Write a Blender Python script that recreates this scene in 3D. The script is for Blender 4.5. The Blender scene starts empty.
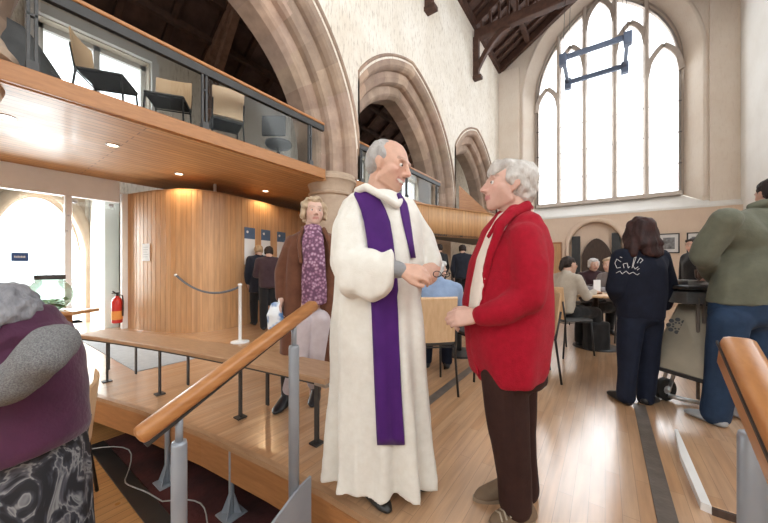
import bpy, bmesh, math, random
import numpy as np
from mathutils import Vector as V, Matrix, Euler, noise
from mathutils.bvhtree import BVHTree
random.seed(7)
SC = bpy.context.scene
COL = SC.collection
PI = math.pi
# ------------------------------------------------------------------ camera, sky, lights, exposure
TH = math.radians(35.5)          # the camera looks 35.5 deg to the left of the nave's axis (+Y)
FPX, EYE, HOR = 310.0, 1.15, 265.0
cam_d = bpy.data.cameras.new('camera'); cam = bpy.data.objects.new('camera', cam_d); COL.objects.link(cam)
cam_d.sensor_width = 36.0; cam_d.lens = 36.0 * FPX / 768; cam_d.shift_y = 3.5 / 768; cam_d.clip_start = 0.02
cam.location = (0, 0, EYE); cam.rotation_euler = (PI / 2, 0, TH)
SC.camera = cam
SC.view_settings.view_transform = 'Standard'; SC.view_settings.look = 'None'
SC.view_settings.gamma = 1.0; SC.view_settings.use_curve_mapping = False
SC.view_settings.exposure = -0.8
SC.cycles.use_denoising = True
SC.cycles.max_bounces = 7; SC.cycles.transparent_max_bounces = 12
SC.cycles.sample_clamp_indirect = 6.0
world = bpy.data.worlds.new('sky'); SC.world = world; world.use_nodes = True
wb = world.node_tree.nodes['Background']; wb.inputs[0].default_value = (0.93, 0.97, 1.0, 1); wb.inputs[1].default_value = 7.0

def light(name, kind, loc, energy, color=(1, 1, 1), size=1.0, size_y=None, target=None, spot=None):
    d = bpy.data.lights.new(name, kind); d.energy = energy; d.color = color
    if kind == 'AREA':
        d.size = size
        if size_y: d.shape = 'RECTANGLE'; d.size_y = size_y
    elif kind == 'SPOT':
        d.spot_size = spot or 1.8; d.spot_blend = 0.7; d.shadow_soft_size = size
    elif kind == 'POINT': d.shadow_soft_size = size
    o = bpy.data.objects.new(name, d); COL.objects.link(o); o.location = loc
    if target is not None:
        o.rotation_euler = (V(target) - V(loc)).to_track_quat('-Z', 'Y').to_euler()
    return o
# daylight through the great end window and the entrance, plus added fill areas
light('window_daylight', 'AREA', (-0.1, 15.4, 7.4), 330, (0.95, 0.98, 1), 4.6, 7.0, target=(-0.3, 5, 0))
light('right_fill', 'AREA', (5.2, 2.2, 6.6), 260, (1, 0.97, 0.93), 6.0, 4.0, target=(-3, 5.0, 1.5))  # added fill from the unseen right-hand side
light('entrance_daylight', 'AREA', (-8.93, 0.98, 1.25), 330, (0.94, 0.97, 1), 1.1, 2.2, target=(-5.6, 1.05, 0))
light('aisle_fill', 'AREA', (-5.2, 1.8, 7.6), 70, (1, 0.96, 0.9), 2.0, 5.0, target=(-8.3, 2.2, 4.2))  # added fill that brightens the aisle wall behind the gallery
light('rear_fill', 'AREA', (-0.25, -6.8, 6.4), 90, (1, 0.98, 0.96), 3.4, 4.2, target=(-0.8, 4, 1.3))  # added frontal fill from behind the camera

def W(lat, d, z=0.0):            # camera-side plan coordinates (metres right, metres ahead) -> world
    return V((-math.sin(TH) * d + math.cos(TH) * lat, math.cos(TH) * d + math.sin(TH) * lat, z))

# ------------------------------------------------------------------ materials
def new_mat(name):
    m = bpy.data.materials.new(name); m.use_nodes = True
    return m, m.node_tree.nodes, m.node_tree.links, m.node_tree.nodes['Principled BSDF']
def rgba(c): return (c[0], c[1], c[2], 1)
def coords(N, L, scale=(1, 1, 1), rot=(0, 0, 0)):
    tc = N.new('ShaderNodeTexCoord'); mp = N.new('ShaderNodeMapping')
    mp.inputs['Scale'].default_value = scale; mp.inputs['Rotation'].default_value = rot
    L.new(tc.outputs['Object'], mp.inputs[0]); return mp.outputs[0]
def mixc(N, L, fac, a, b, mode='MIX'):
    m = N.new('ShaderNodeMix'); m.data_type = 'RGBA'; m.blend_type = mode
    for i, x in ((0, fac), (6, a), (7, b)):
        if hasattr(x, 'is_linked'): L.new(x, m.inputs[i])
        else: m.inputs[i].default_value = x if i == 0 else rgba(x)
    return m.outputs[2]
def ramp(N, L, fac, stops):
    r = N.new('ShaderNodeValToRGB'); e = r.color_ramp.elements
    while len(e) < len(stops): e.new(0.5)
    for k, (p, c) in enumerate(stops): e[k].position = p; e[k].color = rgba(c)
    L.new(fac, r.inputs[0]); return r.outputs[0]
def noise_tex(N, L, vec, scale, detail=3, rough=0.55):
    n = N.new('ShaderNodeTexNoise'); n.inputs['Scale'].default_value = scale
    n.inputs['Detail'].default_value = detail; n.inputs['Roughness'].default_value = rough
    L.new(vec, n.inputs['Vector']); return n
def bump(N, L, B, h, strength, dist=0.01):
    b = N.new('ShaderNodeBump'); b.inputs['Strength'].default_value = strength; b.inputs['Distance'].default_value = dist
    L.new(h, b.inputs['Height']); L.new(b.outputs[0], B.inputs['Normal'])
def plain(name, c, rough=0.6, c2=None, scale=8, bmp=0.0, metal=0.0, stretch=(1, 1, 1), spec=0.5, sheen=0.0):
    m, N, L, B = new_mat(name)
    v = coords(N, L, stretch); n = noise_tex(N, L, v, scale)
    c2 = c2 or tuple(x * 0.82 for x in c)
    L.new(ramp(N, L, n.outputs['Fac'], [(0.3, c2), (0.7, c)]), B.inputs['Base Color'])
    B.inputs['Roughness'].default_value = rough; B.inputs['Metallic'].default_value = metal
    B.inputs['Specular IOR Level'].default_value = spec
    if sheen: B.inputs['Sheen Weight'].default_value = sheen
    if bmp:
        n2 = noise_tex(N, L, v, scale * 6, 2); bump(N, L, B, n2.outputs['Fac'], bmp)
    return m
def planks(name, c1, c2, width, length, rough, rot=(0, 0, 0), gap=(0.12, 0.06, 0.03), gapw=0.003, grain=0.3, coat=0.0, spec=0.5, bm=0.15, crough=0.12):
    m, N, L, B = new_mat(name)
    v = coords(N, L, (1, 1, 1), rot)
    br = N.new('ShaderNodeTexBrick'); L.new(v, br.inputs['Vector'])
    br.inputs['Scale'].default_value = 1.0; br.inputs['Brick Width'].default_value = length; br.inputs['Row Height'].default_value = width
    br.inputs['Mortar Size'].default_value = gapw; br.inputs['Color1'].default_value = rgba(c1); br.inputs['Color2'].default_value = rgba(c2)
    br.inputs['Mortar'].default_value = rgba(gap); br.offset = 0.37; br.inputs['Bias'].default_value = 0.0
    mp2 = N.new('ShaderNodeMapping'); mp2.inputs['Scale'].default_value = (1.2, 14, 14); L.new(v, mp2.inputs[0])
    n = noise_tex(N, L, mp2.outputs[0], 2.2, 4)
    g = ramp(N, L, n.outputs['Fac'], [(0.25, (1 - grain,) * 3), (0.75, (1.0, 1.0, 1.0))])
    L.new(mixc(N, L, 1.0, br.outputs['Color'], g, 'MULTIPLY'), B.inputs['Base Color'])
    rn = noise_tex(N, L, v, 1.7, 3)
    mr = N.new('ShaderNodeMapRange'); mr.inputs['To Min'].default_value = rough * 0.75; mr.inputs['To Max'].default_value = rough * 1.35
    L.new(rn.outputs['Fac'], mr.inputs['Value']); L.new(mr.outputs[0], B.inputs['Roughness'])
    B.inputs['Coat Weight'].default_value = coat; B.inputs['Coat IOR'].default_value = 1.75 if coat >= 1 else 1.5; B.inputs['Coat Roughness'].default_value = crough
    B.inputs['Specular IOR Level'].default_value = spec
    if bm: bump(N, L, B, br.outputs['Fac'], -bm, 0.004)
    return m
def glass_mat(name, tint=(0.93, 0.97, 0.97), glossy=0.10, rough=0.02):
    m, N, L, B = new_mat(name); N.remove(B)
    out = N['Material Output']; t = N.new('ShaderNodeBsdfTransparent'); t.inputs[0].default_value = rgba(tint)
    g = N.new('ShaderNodeBsdfGlossy'); g.inputs['Roughness'].default_value = rough
    lw = N.new('ShaderNodeLayerWeight'); lw.inputs[0].default_value = 0.35
    mm = N.new('ShaderNodeMath'); mm.operation = 'MULTIPLY'; mm.inputs[1].default_value = glossy * 3; L.new(lw.outputs['Fresnel'], mm.inputs[0])
    mx = N.new('ShaderNodeMixShader'); L.new(mm.outputs[0], mx.inputs[0]); L.new(t.outputs[0], mx.inputs[1]); L.new(g.outputs[0], mx.inputs[2])
    L.new(mx.outputs[0], out.inputs[0]); return m
def emit(name, c, s):
    m, N, L, B = new_mat(name)
    B.inputs['Emission Color'].default_value = rgba(c); B.inputs['Emission Strength'].default_value = s
    B.inputs['Base Color'].default_value = rgba(c); return m
def stone_mat(name, c1, c2, scale=3.0, tone=True):
    m, N, L, B = new_mat(name); v = coords(N, L)
    n = noise_tex(N, L, v, scale, 5, 0.6); c = ramp(N, L, n.outputs['Fac'], [(0.3, c2), (0.68, c1)])
    if tone:
        a = N.new('ShaderNodeAttribute'); a.attribute_name = 'tone'; c = mixc(N, L, 1.0, c, a.outputs['Color'], 'MULTIPLY')
    L.new(c, B.inputs['Base Color']); B.inputs['Roughness'].default_value = 0.9
    n2 = noise_tex(N, L, v, 40, 3); bump(N, L, B, n2.outputs['Fac'], 0.25, 0.01); return m
def plaster(name, c1, c2, streak=(0.55, 0.47, 0.38), amt=0.5):
    m, N, L, B = new_mat(name); v = coords(N, L)
    n = noise_tex(N, L, v, 0.9, 5, 0.6); c = ramp(N, L, n.outputs['Fac'], [(0.32, c2), (0.62, c1)])
    mp = N.new('ShaderNodeMapping'); mp.inputs['Scale'].default_value = (16, 16, 3.2); L.new(v, mp.inputs[0])
    n2 = noise_tex(N, L, mp.outputs[0], 1.6, 4, 0.7)
    f = ramp(N, L, n2.outputs['Fac'], [(0.52, (0, 0, 0)), (0.70, (amt, amt, amt))])
    L.new(mixc(N, L, f, c, streak), B.inputs['Base Color']); B.inputs['Roughness'].default_value = 0.92
    n3 = noise_tex(N, L, v, 14, 4); bump(N, L, B, n3.outputs['Fac'], 0.2, 0.02); return m
def attr_mat(name, rough=0.5, attr='Col', scale=30, amt=0.12, sss=0.0, spec=0.4):
    m, N, L, B = new_mat(name); a = N.new('ShaderNodeAttribute'); a.attribute_name = attr
    v = coords(N, L); n = noise_tex(N, L, v, scale, 3)
    g = ramp(N, L, n.outputs['Fac'], [(0.3, (1 - amt,) * 3), (0.7, (1, 1, 1))])
    L.new(mixc(N, L, 1.0, a.outputs['Color'], g, 'MULTIPLY'), B.inputs['Base Color'])
    B.inputs['Roughness'].default_value = rough; B.inputs['Specular IOR Level'].default_value = spec; return m

M = {}
M['floor'] = planks('oak_strip_floor', (0.62, 0.35, 0.18), (0.70, 0.44, 0.26), 0.065, 0.9, 0.30, (0, 0, PI / 2), (0.42, 0.25, 0.145), 0.0012, 0.34, 1.0, 0.5, 0.08, 0.2)
M['lowfloor'] = planks('orange_oak_floor', (0.52, 0.25, 0.09), (0.62, 0.32, 0.12), 0.075, 1.1, 0.3, (0, 0, PI / 2), (0.2, 0.09, 0.03), 0.002, 0.3, 0.2)
M['soffit'] = planks('oak_soffit', (0.70, 0.385, 0.165), (0.60, 0.315, 0.125), 0.10, 3.4, 0.5, (0, 0, PI / 2), (0.30, 0.14, 0.05), 0.006, 0.35, 0.05)
M['oakv'] = planks('oak_boards_upright', (0.60, 0.31, 0.13), (0.68, 0.39, 0.18), 0.11, 6.0, 0.45, (0, PI / 2, 0), (0.28, 0.13, 0.05), 0.003, 0.35, 0.1)
M['oak'] = plain('oak', (0.44, 0.20, 0.075), 0.38, (0.33, 0.14, 0.05), 5, 0.05, 0, (1, 1, 8))
M['oakx'] = plain('oak_long', (0.52, 0.26, 0.11), 0.35, (0.40, 0.19, 0.07), 4, 0.05, 0, (3, 12, 12))
M['rail'] = plain('varnished_oak_rail', (0.50, 0.23, 0.085), 0.3, (0.38, 0.155, 0.05), 4, 0.03, 0, (14, 1.5, 14))
M['ply'] = plain('birch_plywood', (0.72, 0.50, 0.30), 0.4, (0.62, 0.40, 0.22), 5, 0.02, 0, (8, 8, 1.5))
M['fascia'] = plain('oak_gallery_fascia', (0.46, 0.20, 0.06), 0.4, (0.36, 0.145, 0.04), 4, 0.05, 0, (9, 1.5, 9))
M['bench'] = plain('pale_oak_bench', (0.46, 0.28, 0.16), 0.34, (0.36, 0.205, 0.11), 4, 0.03, 0, (2, 9, 9))
M['dark_timber'] = plain('dark_roof_timber', (0.10, 0.045, 0.028), 0.7, (0.05, 0.022, 0.015), 6, 0.2)
M['dark_board'] = plain('dark_roof_boarding', (0.15, 0.085, 0.065), 0.8, (0.075, 0.042, 0.034), 4, 0.2)
M['aisle_timber'] = plain('brown_aisle_rafter', (0.26, 0.14, 0.09), 0.75, (0.14, 0.07, 0.045), 6, 0.2)
M['stone'] = stone_mat('pink_sandstone', (0.50, 0.365, 0.28), (0.33, 0.235, 0.185))
M['stonep'] = stone_mat('dressed_sandstone', (0.56, 0.43, 0.32), (0.40, 0.30, 0.22), 2.5, False)
M['plaster'] = plaster('limewashed_plaster', (0.86, 0.80, 0.71), (0.74, 0.66, 0.55), (0.45, 0.37, 0.29), 0.85)
M['plaster_end'] = plaster('pink_cream_plaster', (0.88, 0.79, 0.69), (0.82, 0.71, 0.60), (0.62, 0.5, 0.4), 0.25)
M['plaster_low'] = plaster('peach_plaster', (0.86, 0.70, 0.56), (0.80, 0.63, 0.50), (0.66, 0.5, 0.4), 0.2)
M['plaster_white'] = plaster('white_plaster', (0.87, 0.85, 0.81), (0.80, 0.77, 0.72), (0.7, 0.66, 0.6), 0.15)
M['tracery'] = stone_mat('window_stone', (0.70, 0.62, 0.55), (0.58, 0.50, 0.44), 4, False)
M['glass'] = glass_mat('clear_glass')
M['leaded'] = glass_mat('leaded_glass', (0.97, 0.98, 0.99), 0.05, 0.15)
M['bal_glass'] = glass_mat('balustrade_glass', (0.90, 0.91, 0.90), 0.018, 0.01)
M['steel'] = plain('brushed_steel', (0.62, 0.63, 0.64), 0.32, (0.5, 0.51, 0.52), 10, 0, 0.9)
M['grey_metal'] = plain('grey_painted_metal', (0.33, 0.36, 0.40), 0.38, (0.28, 0.31, 0.35), 6, 0, 0.25)
M['black_metal'] = plain('black_steel', (0.02, 0.02, 0.022), 0.4, (0.014, 0.014, 0.015), 8)
M['dark_grey'] = plain('dark_grey', (0.09, 0.09, 0.09), 0.6, (0.06, 0.06, 0.06), 8)
M['bar_metal'] = plain('dark_bronze_metal', (0.045, 0.042, 0.04), 0.5, (0.03, 0.028, 0.026), 8)
M['white'] = plain('white_paint', (0.86, 0.86, 0.85), 0.5, (0.8, 0.8, 0.79), 5)
M['paper'] = plain('paper', (0.85, 0.85, 0.84), 0.7, (0.8, 0.8, 0.8), 5)
M['blue'] = plain('blue_print', (0.035, 0.09, 0.27), 0.5, (0.03, 0.075, 0.22), 6)
M['slate_blue'] = plain('slate_blue_print', (0.10, 0.16, 0.27), 0.6, (0.08, 0.13, 0.22), 6)
M['carpet'] = plain('dark_red_carpet', (0.085, 0.018, 0.016), 0.95, (0.03, 0.008, 0.008), 5, 0.4)
M['void'] = plain('under_stage_shade', (0.02, 0.018, 0.018), 0.95, (0.012, 0.011, 0.011), 6)  # near-black colour stands for the shade below the raised floor
M['mat'] = plain('grey_entrance_matting', (0.50, 0.54, 0.58), 0.8, (0.42, 0.46, 0.50), 14, 0.3)
M['strip'] = plain('worn_metal_floor_strip', (0.20, 0.165, 0.14), 0.45, (0.14, 0.115, 0.095), 9, 0.2, 0.3)
M['red_paint'] = plain('red_enamel', (0.62, 0.03, 0.02), 0.3, (0.5, 0.02, 0.015), 6)
M['orange_label'] = plain('orange_label', (0.85, 0.34, 0.08), 0.5, (0.8, 0.3, 0.06), 6)
M['lamp'] = emit('lamp_glow', (1.0, 0.86, 0.62), 14)
M['warm_lamp'] = emit('servery_strip_light', (0.75, 0.55, 0.25), 0.5)
M['rope'] = plain('grey_rope', (0.16, 0.17, 0.20), 0.8, (0.11, 0.12, 0.14), 30, 0.3)
M['cable'] = plain('white_cable', (0.36, 0.36, 0.35), 0.5)
M['rig'] = plain('blue_grey_rig', (0.16, 0.20, 0.28), 0.5, (0.12, 0.15, 0.22), 6, 0, 0.3)
M['green'] = plain('green_notes', (0.25, 0.42, 0.24), 0.8, (0.5, 0.55, 0.4), 18)
M['photo'] = plain('grey_photograph', (0.35, 0.36, 0.37), 0.4, (0.04, 0.04, 0.045), 7)
M['door_wood'] = plain('dark_door_wood', (0.085, 0.05, 0.035), 0.6, (0.045, 0.027, 0.02), 5, 0.1, 0, (6, 1, 1))
M['trolley'] = plain('olive_grey_trolley_steel', (0.25, 0.215, 0.16), 0.34, (0.20, 0.17, 0.125), 5, 0, 0.55)
M['rubber'] = plain('black_rubber', (0.015, 0.015, 0.015), 0.7)

# ------------------------------------------------------------------ mesh helpers
def link(name, me, mats, parent=None, smooth=False):
    o = bpy.data.objects.new(name, me); COL.objects.link(o)
    for m in (mats if isinstance(mats, (list, tuple)) else [mats]): me.materials.append(m)
    if parent is not None: o.parent = parent
    if smooth:
        for p in me.polygons: p.use_smooth = True
    return o
def tag(o, label=None, cat=None, group=None, kind=None):
    if label: o['label'] = label
    if cat: o['category'] = cat
    if group: o['group'] = group
    if kind: o['kind'] = kind
    return o
def empty(name, loc=(0, 0, 0), rz=0.0, label=None, cat=None, group=None):
    o = bpy.data.objects.new(name, None); COL.objects.link(o); o.empty_display_size = 0.1
    o.location = loc; o.rotation_euler = (0, 0, rz); return tag(o, label, cat, group)
class MB:
    """collects boxes, bars, tubes, lathes and raw faces, then links them as one mesh object"""
    def __init__(s): s.bm = bmesh.new()
    def box(s, a, b, bev=0.0, rot=None, piv=None):
        a, b = V(a), V(b); c = (a + b) / 2; d = b - a
        t = bmesh.new(); bmesh.ops.create_cube(t, size=1)
        for v in t.verts: v.co = V((v.co.x * abs(d.x), v.co.y * abs(d.y), v.co.z * abs(d.z)))
        if bev: bmesh.ops.bevel(t, geom=t.edges[:], offset=bev, segments=2, affect='EDGES', profile=0.5)
        for v in t.verts:
            if rot is not None:
                p = V(piv) if piv is not None else c
                v.co = rot @ (v.co + c - p) + p
            else: v.co = v.co + c
        s.take(t); return s
    def take(s, t):
        me = bpy.data.meshes.new('t'); t.to_mesh(me); t.free(); s.bm.from_mesh(me); bpy.data.meshes.remove(me)
    def bar(s, p, q, w, h, bev=0.0, up=(0, 0, 1)):
        p, q = V(p), V(q); d = (q - p); ln = d.length; d.normalize(); u = V(up)
        if abs(d.dot(u)) > 0.97: u = V((1, 0, 0))
        x = d.cross(u).normalized(); z = x.cross(d).normalized()
        m = Matrix((x, d, z)).transposed()
        t = bmesh.new(); bmesh.ops.create_cube(t, size=1)
        for v in t.verts: v.co = V((v.co.x * w, v.co.y * ln, v.co.z * h))
        if bev: bmesh.ops.bevel(t, geom=t.edges[:], offset=bev, segments=2, affect='EDGES', profile=0.5)
        for v in t.verts: v.co = m @ v.co + (p + q) / 2
        s.take(t); return s
    def tube(s, pts, r, n=12, cap=True):
        pts = [V(p) for p in pts]; rs = r if isinstance(r, (list, tuple)) else [r] * len(pts)
        rings = []; x = None
        for i, p in enumerate(pts):
            d = (pts[min(i + 1, len(pts) - 1)] - pts[max(i - 1, 0)]).normalized()
            if x is None:
                x = d.cross(V((0, 0, 1)));
                if x.length < 0.05: x = d.cross(V((1, 0, 0)))
            x = (x - d * x.dot(d)).normalized(); y = d.cross(x)
            rings.append([s.bm.verts.new(p + (x * math.cos(2 * PI * k / n) + y * math.sin(2 * PI * k / n)) * rs[i]) for k in range(n)])
        s.rings(rings, cap); return s
    def rings(s, R, cap=True, closed=True):
        n = len(R[0])
        for a, b in zip(R[:-1], R[1:]):
            for k in range(n if closed else n - 1): s.bm.faces.new((a[k], a[(k + 1) % n], b[(k + 1) % n], b[k]))
        if cap and closed: s.bm.faces.new(R[0][::-1]); s.bm.faces.new(R[-1])
    def lathe(s, prof, c=(0, 0, 0), n=24, cap=True):
        c = V(c)
        R = [[s.bm.verts.new(c + V((r * math.cos(2 * PI * k / n), r * math.sin(2 * PI * k / n), z))) for k in range(n)] for r, z in prof]
        s.rings(R, cap); return s
    def ball(s, c, r, n=2):
        rr = r if isinstance(r, (list, tuple)) else (r, r, r); t = bmesh.new(); bmesh.ops.create_icosphere(t, subdivisions=n, radius=1)
        for v in t.verts: v.co = V((v.co.x * rr[0], v.co.y * rr[1], v.co.z * rr[2])) + V(c)
        s.take(t); return s
    def prism(s, poly, d):           # poly: 3D points of one planar face; d: extrusion vector
        d = V(d); a = [s.bm.verts.new(V(p)) for p in poly]; b = [s.bm.verts.new(V(p) + d) for p in poly]; n = len(a)
        s.bm.faces.new(a); s.bm.faces.new(b[::-1])
        for k in range(n): s.bm.faces.new((a[k], b[k], b[(k + 1) % n], a[(k + 1) % n]))
        return s
    def quad(s, *p): s.bm.faces.new([s.bm.verts.new(V(x)) for x in p]); return s
    def build(s, name, mat, parent=None, smooth=False):
        bmesh.ops.recalc_face_normals(s.bm, faces=s.bm.faces[:])
        me = bpy.data.meshes.new(name); s.bm.to_mesh(me); s.bm.free()
        o = link(name, me, mat, parent)
        if smooth:
            for p in me.polygons: p.use_smooth = True
        return o
def sharp(o, ang=40):
    try: o.data.set_sharp_from_angle(angle=math.radians(ang))
    except Exception: pass
    return o
def structure(o): o['kind'] = 'structure'; return o
# ------------------------------------------------------------------ the building (X across the nave, Y towards the great window)
XW, YE, XR, ZT = -3.9, 14.5, 3.46, 9.9      # arcade face, end wall, right wall, wall top
# raised floor: its front edge curves away to the left
EDGE = [(-9.6, -0.6), (-6.2, -0.1), (-5.0, 0.38), (-4.34, 0.56), (-3.74, 0.72), (-3.0, 0.88), (-2.26, 1.0), (-1.6, 1.07), (-1.17, 1.1), (4.2, 1.1)]
poly = [(x, y, 0) for x, y in EDGE] + [(4.2, 18, 0), (-9.6, 18, 0)]
structure(MB().prism(poly, (0, 0, -0.03)).build('floor', M['floor']))
m = MB()
for (x0, y0), (x1, y1) in zip(EDGE[:-1], EDGE[1:]):
    m.prism([(x0, y0 + .004, -.03), (x1, y1 + .004, -.03), (x1, y1 + .03, -.03), (x0, y0 + .03, -.03)], (0, 0, -.20))
structure(m.build('trim_1', M['oak']))
m = MB()
for (x0, y0), (x1, y1) in zip(EDGE[:-1], EDGE[1:]):
    m.prism([(x0, y0 - .004, .002), (x1, y1 - .004, .002), (x1, y1 + .035, .002), (x0, y0 + .035, .002)], (0, 0, -.034))
structure(m.build('trim_2', M['bench']))
LOW = -0.45
structure(MB().box((-9.6, -4.5, LOW - .03), (4.2, 6, LOW)).build('floor_lower', M['lowfloor']))
m = MB()                                            # dark sheet standing in for the shade under the stage
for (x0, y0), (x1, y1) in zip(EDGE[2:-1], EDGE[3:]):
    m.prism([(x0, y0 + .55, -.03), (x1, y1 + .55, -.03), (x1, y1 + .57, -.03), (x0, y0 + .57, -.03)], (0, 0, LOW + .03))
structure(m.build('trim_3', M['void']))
m = MB().box((-3.7, .82, LOW), (-1.21, 1.45, LOW + .006)); m2 = MB().box((-3.7, .70, LOW), (-1.21, .815, LOW + .012), .003)
tag(m.build('carpet', M['carpet']), 'dark red carpet on the lower floor beneath the raised floor edge', 'carpet')
tag(m2.build('carpet_strip', M['black_metal']), 'black edging strip along the dark red carpet on the lower floor', 'carpet edging')

# ---- end wall with the great window
YW = YE
WX0, WX1, ZS, WR = -2.45, 2.2, 8.3, 3.72
WC = (WX0 + WX1) / 2
def warch(x, grow=0.0):
    cx = (WX1 - WR) if x > WC else (WX0 + WR); r = WR + grow
    v = r * r - (x - cx) ** 2
    return ZS + math.sqrt(max(v, 0))
GR = 0.42                                            # splay of the reveal
def outline(g, z0, n=28, zs=ZS):
    """window outline, grown by g, from left foot over the apex to right foot"""
    pts = [(WX0 - g, z0)]
    for k in range(n + 1):
        x = WX0 - g + (WC - WX0 + g) * (1 - math.cos(PI / 2 * k / n)); pts.append((x, warch(x, g)))
    r = pts[1:]
    for x, z in reversed(r[:-1]): pts.append((2 * WC - x, z))
    pts.append((WX1 + g, z0)); return pts
def fill_above(mb, pts, xl, xr, z0, ztop, y, dy):
    """wall face with a hole: strips above the outline plus the two flanks"""
    mb.box((xl, y, z0), (pts[0][0], y + dy, ztop)); mb.box((pts[-1][0], y, z0), (xr, y + dy, ztop))
    for (xa, za), (xb, zb) in zip(pts[:-1], pts[1:]):
        if xb - xa > 1e-5: mb.prism([(xa, y, za), (xb, y, zb), (xb, y, ztop), (xa, y, ztop)], (0, dy, 0))
m = MB()
fill_above(m, outline(GR, 3.3), XW - 0.9, XR + 0.6, 3.3, 14.5, YW, 0.3)
structure(m.build('wall_end', M['plaster_end']))
m = MB()                                             # splayed reveal
o1, o2 = outline(GR, 3.30), outline(0.0, 3.64)
R = [[m.bm.verts.new((x, YW - .01, z)) for x, z in o1], [m.bm.verts.new((x, YW + .55, z)) for x, z in o2]]
m.rings(R, cap=False, closed=False)
structure(m.build('trim_4', M['plaster_end'], smooth=True))
m = MB()                                             # thin stone moulding round the opening
R = []
for g, y in ((GR, YW - .012), (GR + .02, YW - .05), (GR + .10, YW - .05), (GR + .12, YW - .012)):
    R.append([m.bm.verts.new((x, y, z)) for x, z in outline(g, 3.45)])
m.rings(R, cap=False, closed=False); structure(m.build('trim_5', M['plaster_end'], smooth=True))
# sill ledge and thicker lower wall
YL = 14.2
m = MB(); m.prism([(XW, YW + .6, 3.66), (XW, YL, 3.10), (XW, YL - .03, 3.02), (XW, YW + .6, 3.02)], (XR - XW, 0, 0))
structure(m.build('trim_6', M['plaster_white']))
DX0, DX1, DZ = -1.16, 0.52, 2.0
m = MB(); pts = [(DX0, 0)]
for k in range(17):
    t = k / 16; x = DX0 + (DX1 - DX0) * t; pts.append((x, DZ + .78 * (1 - abs(2 * t - 1) ** 2.2) ** 0.75))
pts.append((DX1, 0))
fill_above(m, pts, XW - .9, XR + .6, 0, 3.06, YL, 0.28); structure(m.build('wall_end_lower', M['plaster_low']))
m = MB(); R = []
for g, y in ((0, YL + .28), (0, YL - .02), (.05, YL - .05), (.13, YL - .04), (.14, YL)):
    R.append([m.bm.verts.new((x + (g if x > (DX0 + DX1) / 2 else -g), y, z + (g if z > 0.1 else 0))) for x, z in pts])
m.rings(R, cap=False, closed=False); structure(m.build('trim_7', M['plaster_low'], smooth=True))
# doorway: dark timber screen with a pointed inner door
structure(MB().box((DX0 - .1, YL + .3, 0), (DX1 + .1, YL + .4, 3.0)).build('wall_end_recess', M['plaster_low']))
d = empty('door_1', (0, 0, 0)); d['kind'] = 'structure'
m = MB(); m.box((-1.08, YL + .14, 0), (-.80, YL + .29, 2.28)); m.box((.2, YL + .14, 0), (.46, YL + .29, 2.34)); m.build('side_panel', M['black_metal'], d)
pp = [(-.74, YL + .2, 0), (-.74, YL + .2, 1.55)] + [(-.74 + .94 * t, YL + .2, 1.55 + .62 * (1 - abs(2 * t - 1) ** 1.8) ** .8) for t in [k / 12 for k in range(1, 12)]] + [(.2, YL + .2, 1.55), (.2, YL + .2, 0)]
MB().prism(pp, (0, .08, 0)).build('leaf', M['door_wood'], d)
MB().ball((.08, YL + .17, 1.0), .035).build('door_handle', M['steel'], d)
# responds either side of the window
m = MB(); m.box((XW - .2, YW - .16, 3.05), (-3.05, YW + .2, 9.75)); m.prism([(XW - .2, YW - .16, 9.75), (-3.05, YW - .16, 9.75), (-3.05, YW + .2, 10.05), (XW - .2, YW + .2, 10.05)], (0, 0, .02))
m.box((2.78, YW - .10, 3.05), (XR + .1, YW + .2, 14.0)); structure(m.build('trim_8', M['plaster_end']))
# window tracery, glass and bars
wn = empty('window_1'); wn['kind'] = 'structure'
MUL = [-1.6, -0.68, 0.30, 1.24]; YT = YW + .42
m = MB()
for x in MUL: m.prism([(x - .095, YT + .12, 3.6), (x - .04, YT - .06, 3.6), (x + .04, YT - .06, 3.6), (x + .095, YT + .12, 3.6)], (0, 0, min(warch(x), 12) - 3.5))
lights = [WX0] + MUL + [WX1]
def arcbar(pts, w=.10, dd=.16): 
    for p, q in zip(pts[:-1], pts[1:]): m.bar((p[0], YT + .04, p[1]), (q[0], YT + .04, q[1]), dd, w, up=(0, 1, 0))
for a, b, zs in zip(lights[:-1], lights[1:], (7.8, 9.2, 10.6, 9.3, 8.05)):
    w = b - a; c = (a + b) / 2; z0 = zs
    for sgn in (-1, 1):                               # pointed head of each light: two arcs
        pts = []
        for k in range(7):
            t = k / 6; xx = w / 2 * (1 - t); zz = math.sqrt(max(w * w - (w - (w / 2 - xx)) ** 2, 0)) * 1.25
            pts.append((c + sgn * xx, z0 + zz))
        arcbar(pts)
pts = outline(0.0, 3.64)
R = []
for g, y in ((-.09, YT - .02), (-.09, YT + .16), (.03, YT + .16), (.03, YT - .05)): R.append([m.bm.verts.new((x if abs(g) < .05 and False else (x + (-g if x < WC else g)), y, z + (g if z > ZS else 0))) for x, z in pts])
m.rings(R, cap=False, closed=False)
m.box((WX0, YT - .08, 3.62), (WX1, YT + .2, 3.76)); m.build('window_frame', M['tracery'], wn)
m = MB(); m.prism([(x, YT + .08, z) for x, z in outline(-.02, 3.64)], (0, .012, 0)); m.build('pane', M['leaded'], wn)
m = MB()
for z in (4.75, 5.85, 6.95): m.box((WX0, YT + .03, z - .011), (WX1, YT + .045, z + .011))
m.build('saddle_bar', M['dark_grey'], wn)
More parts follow.
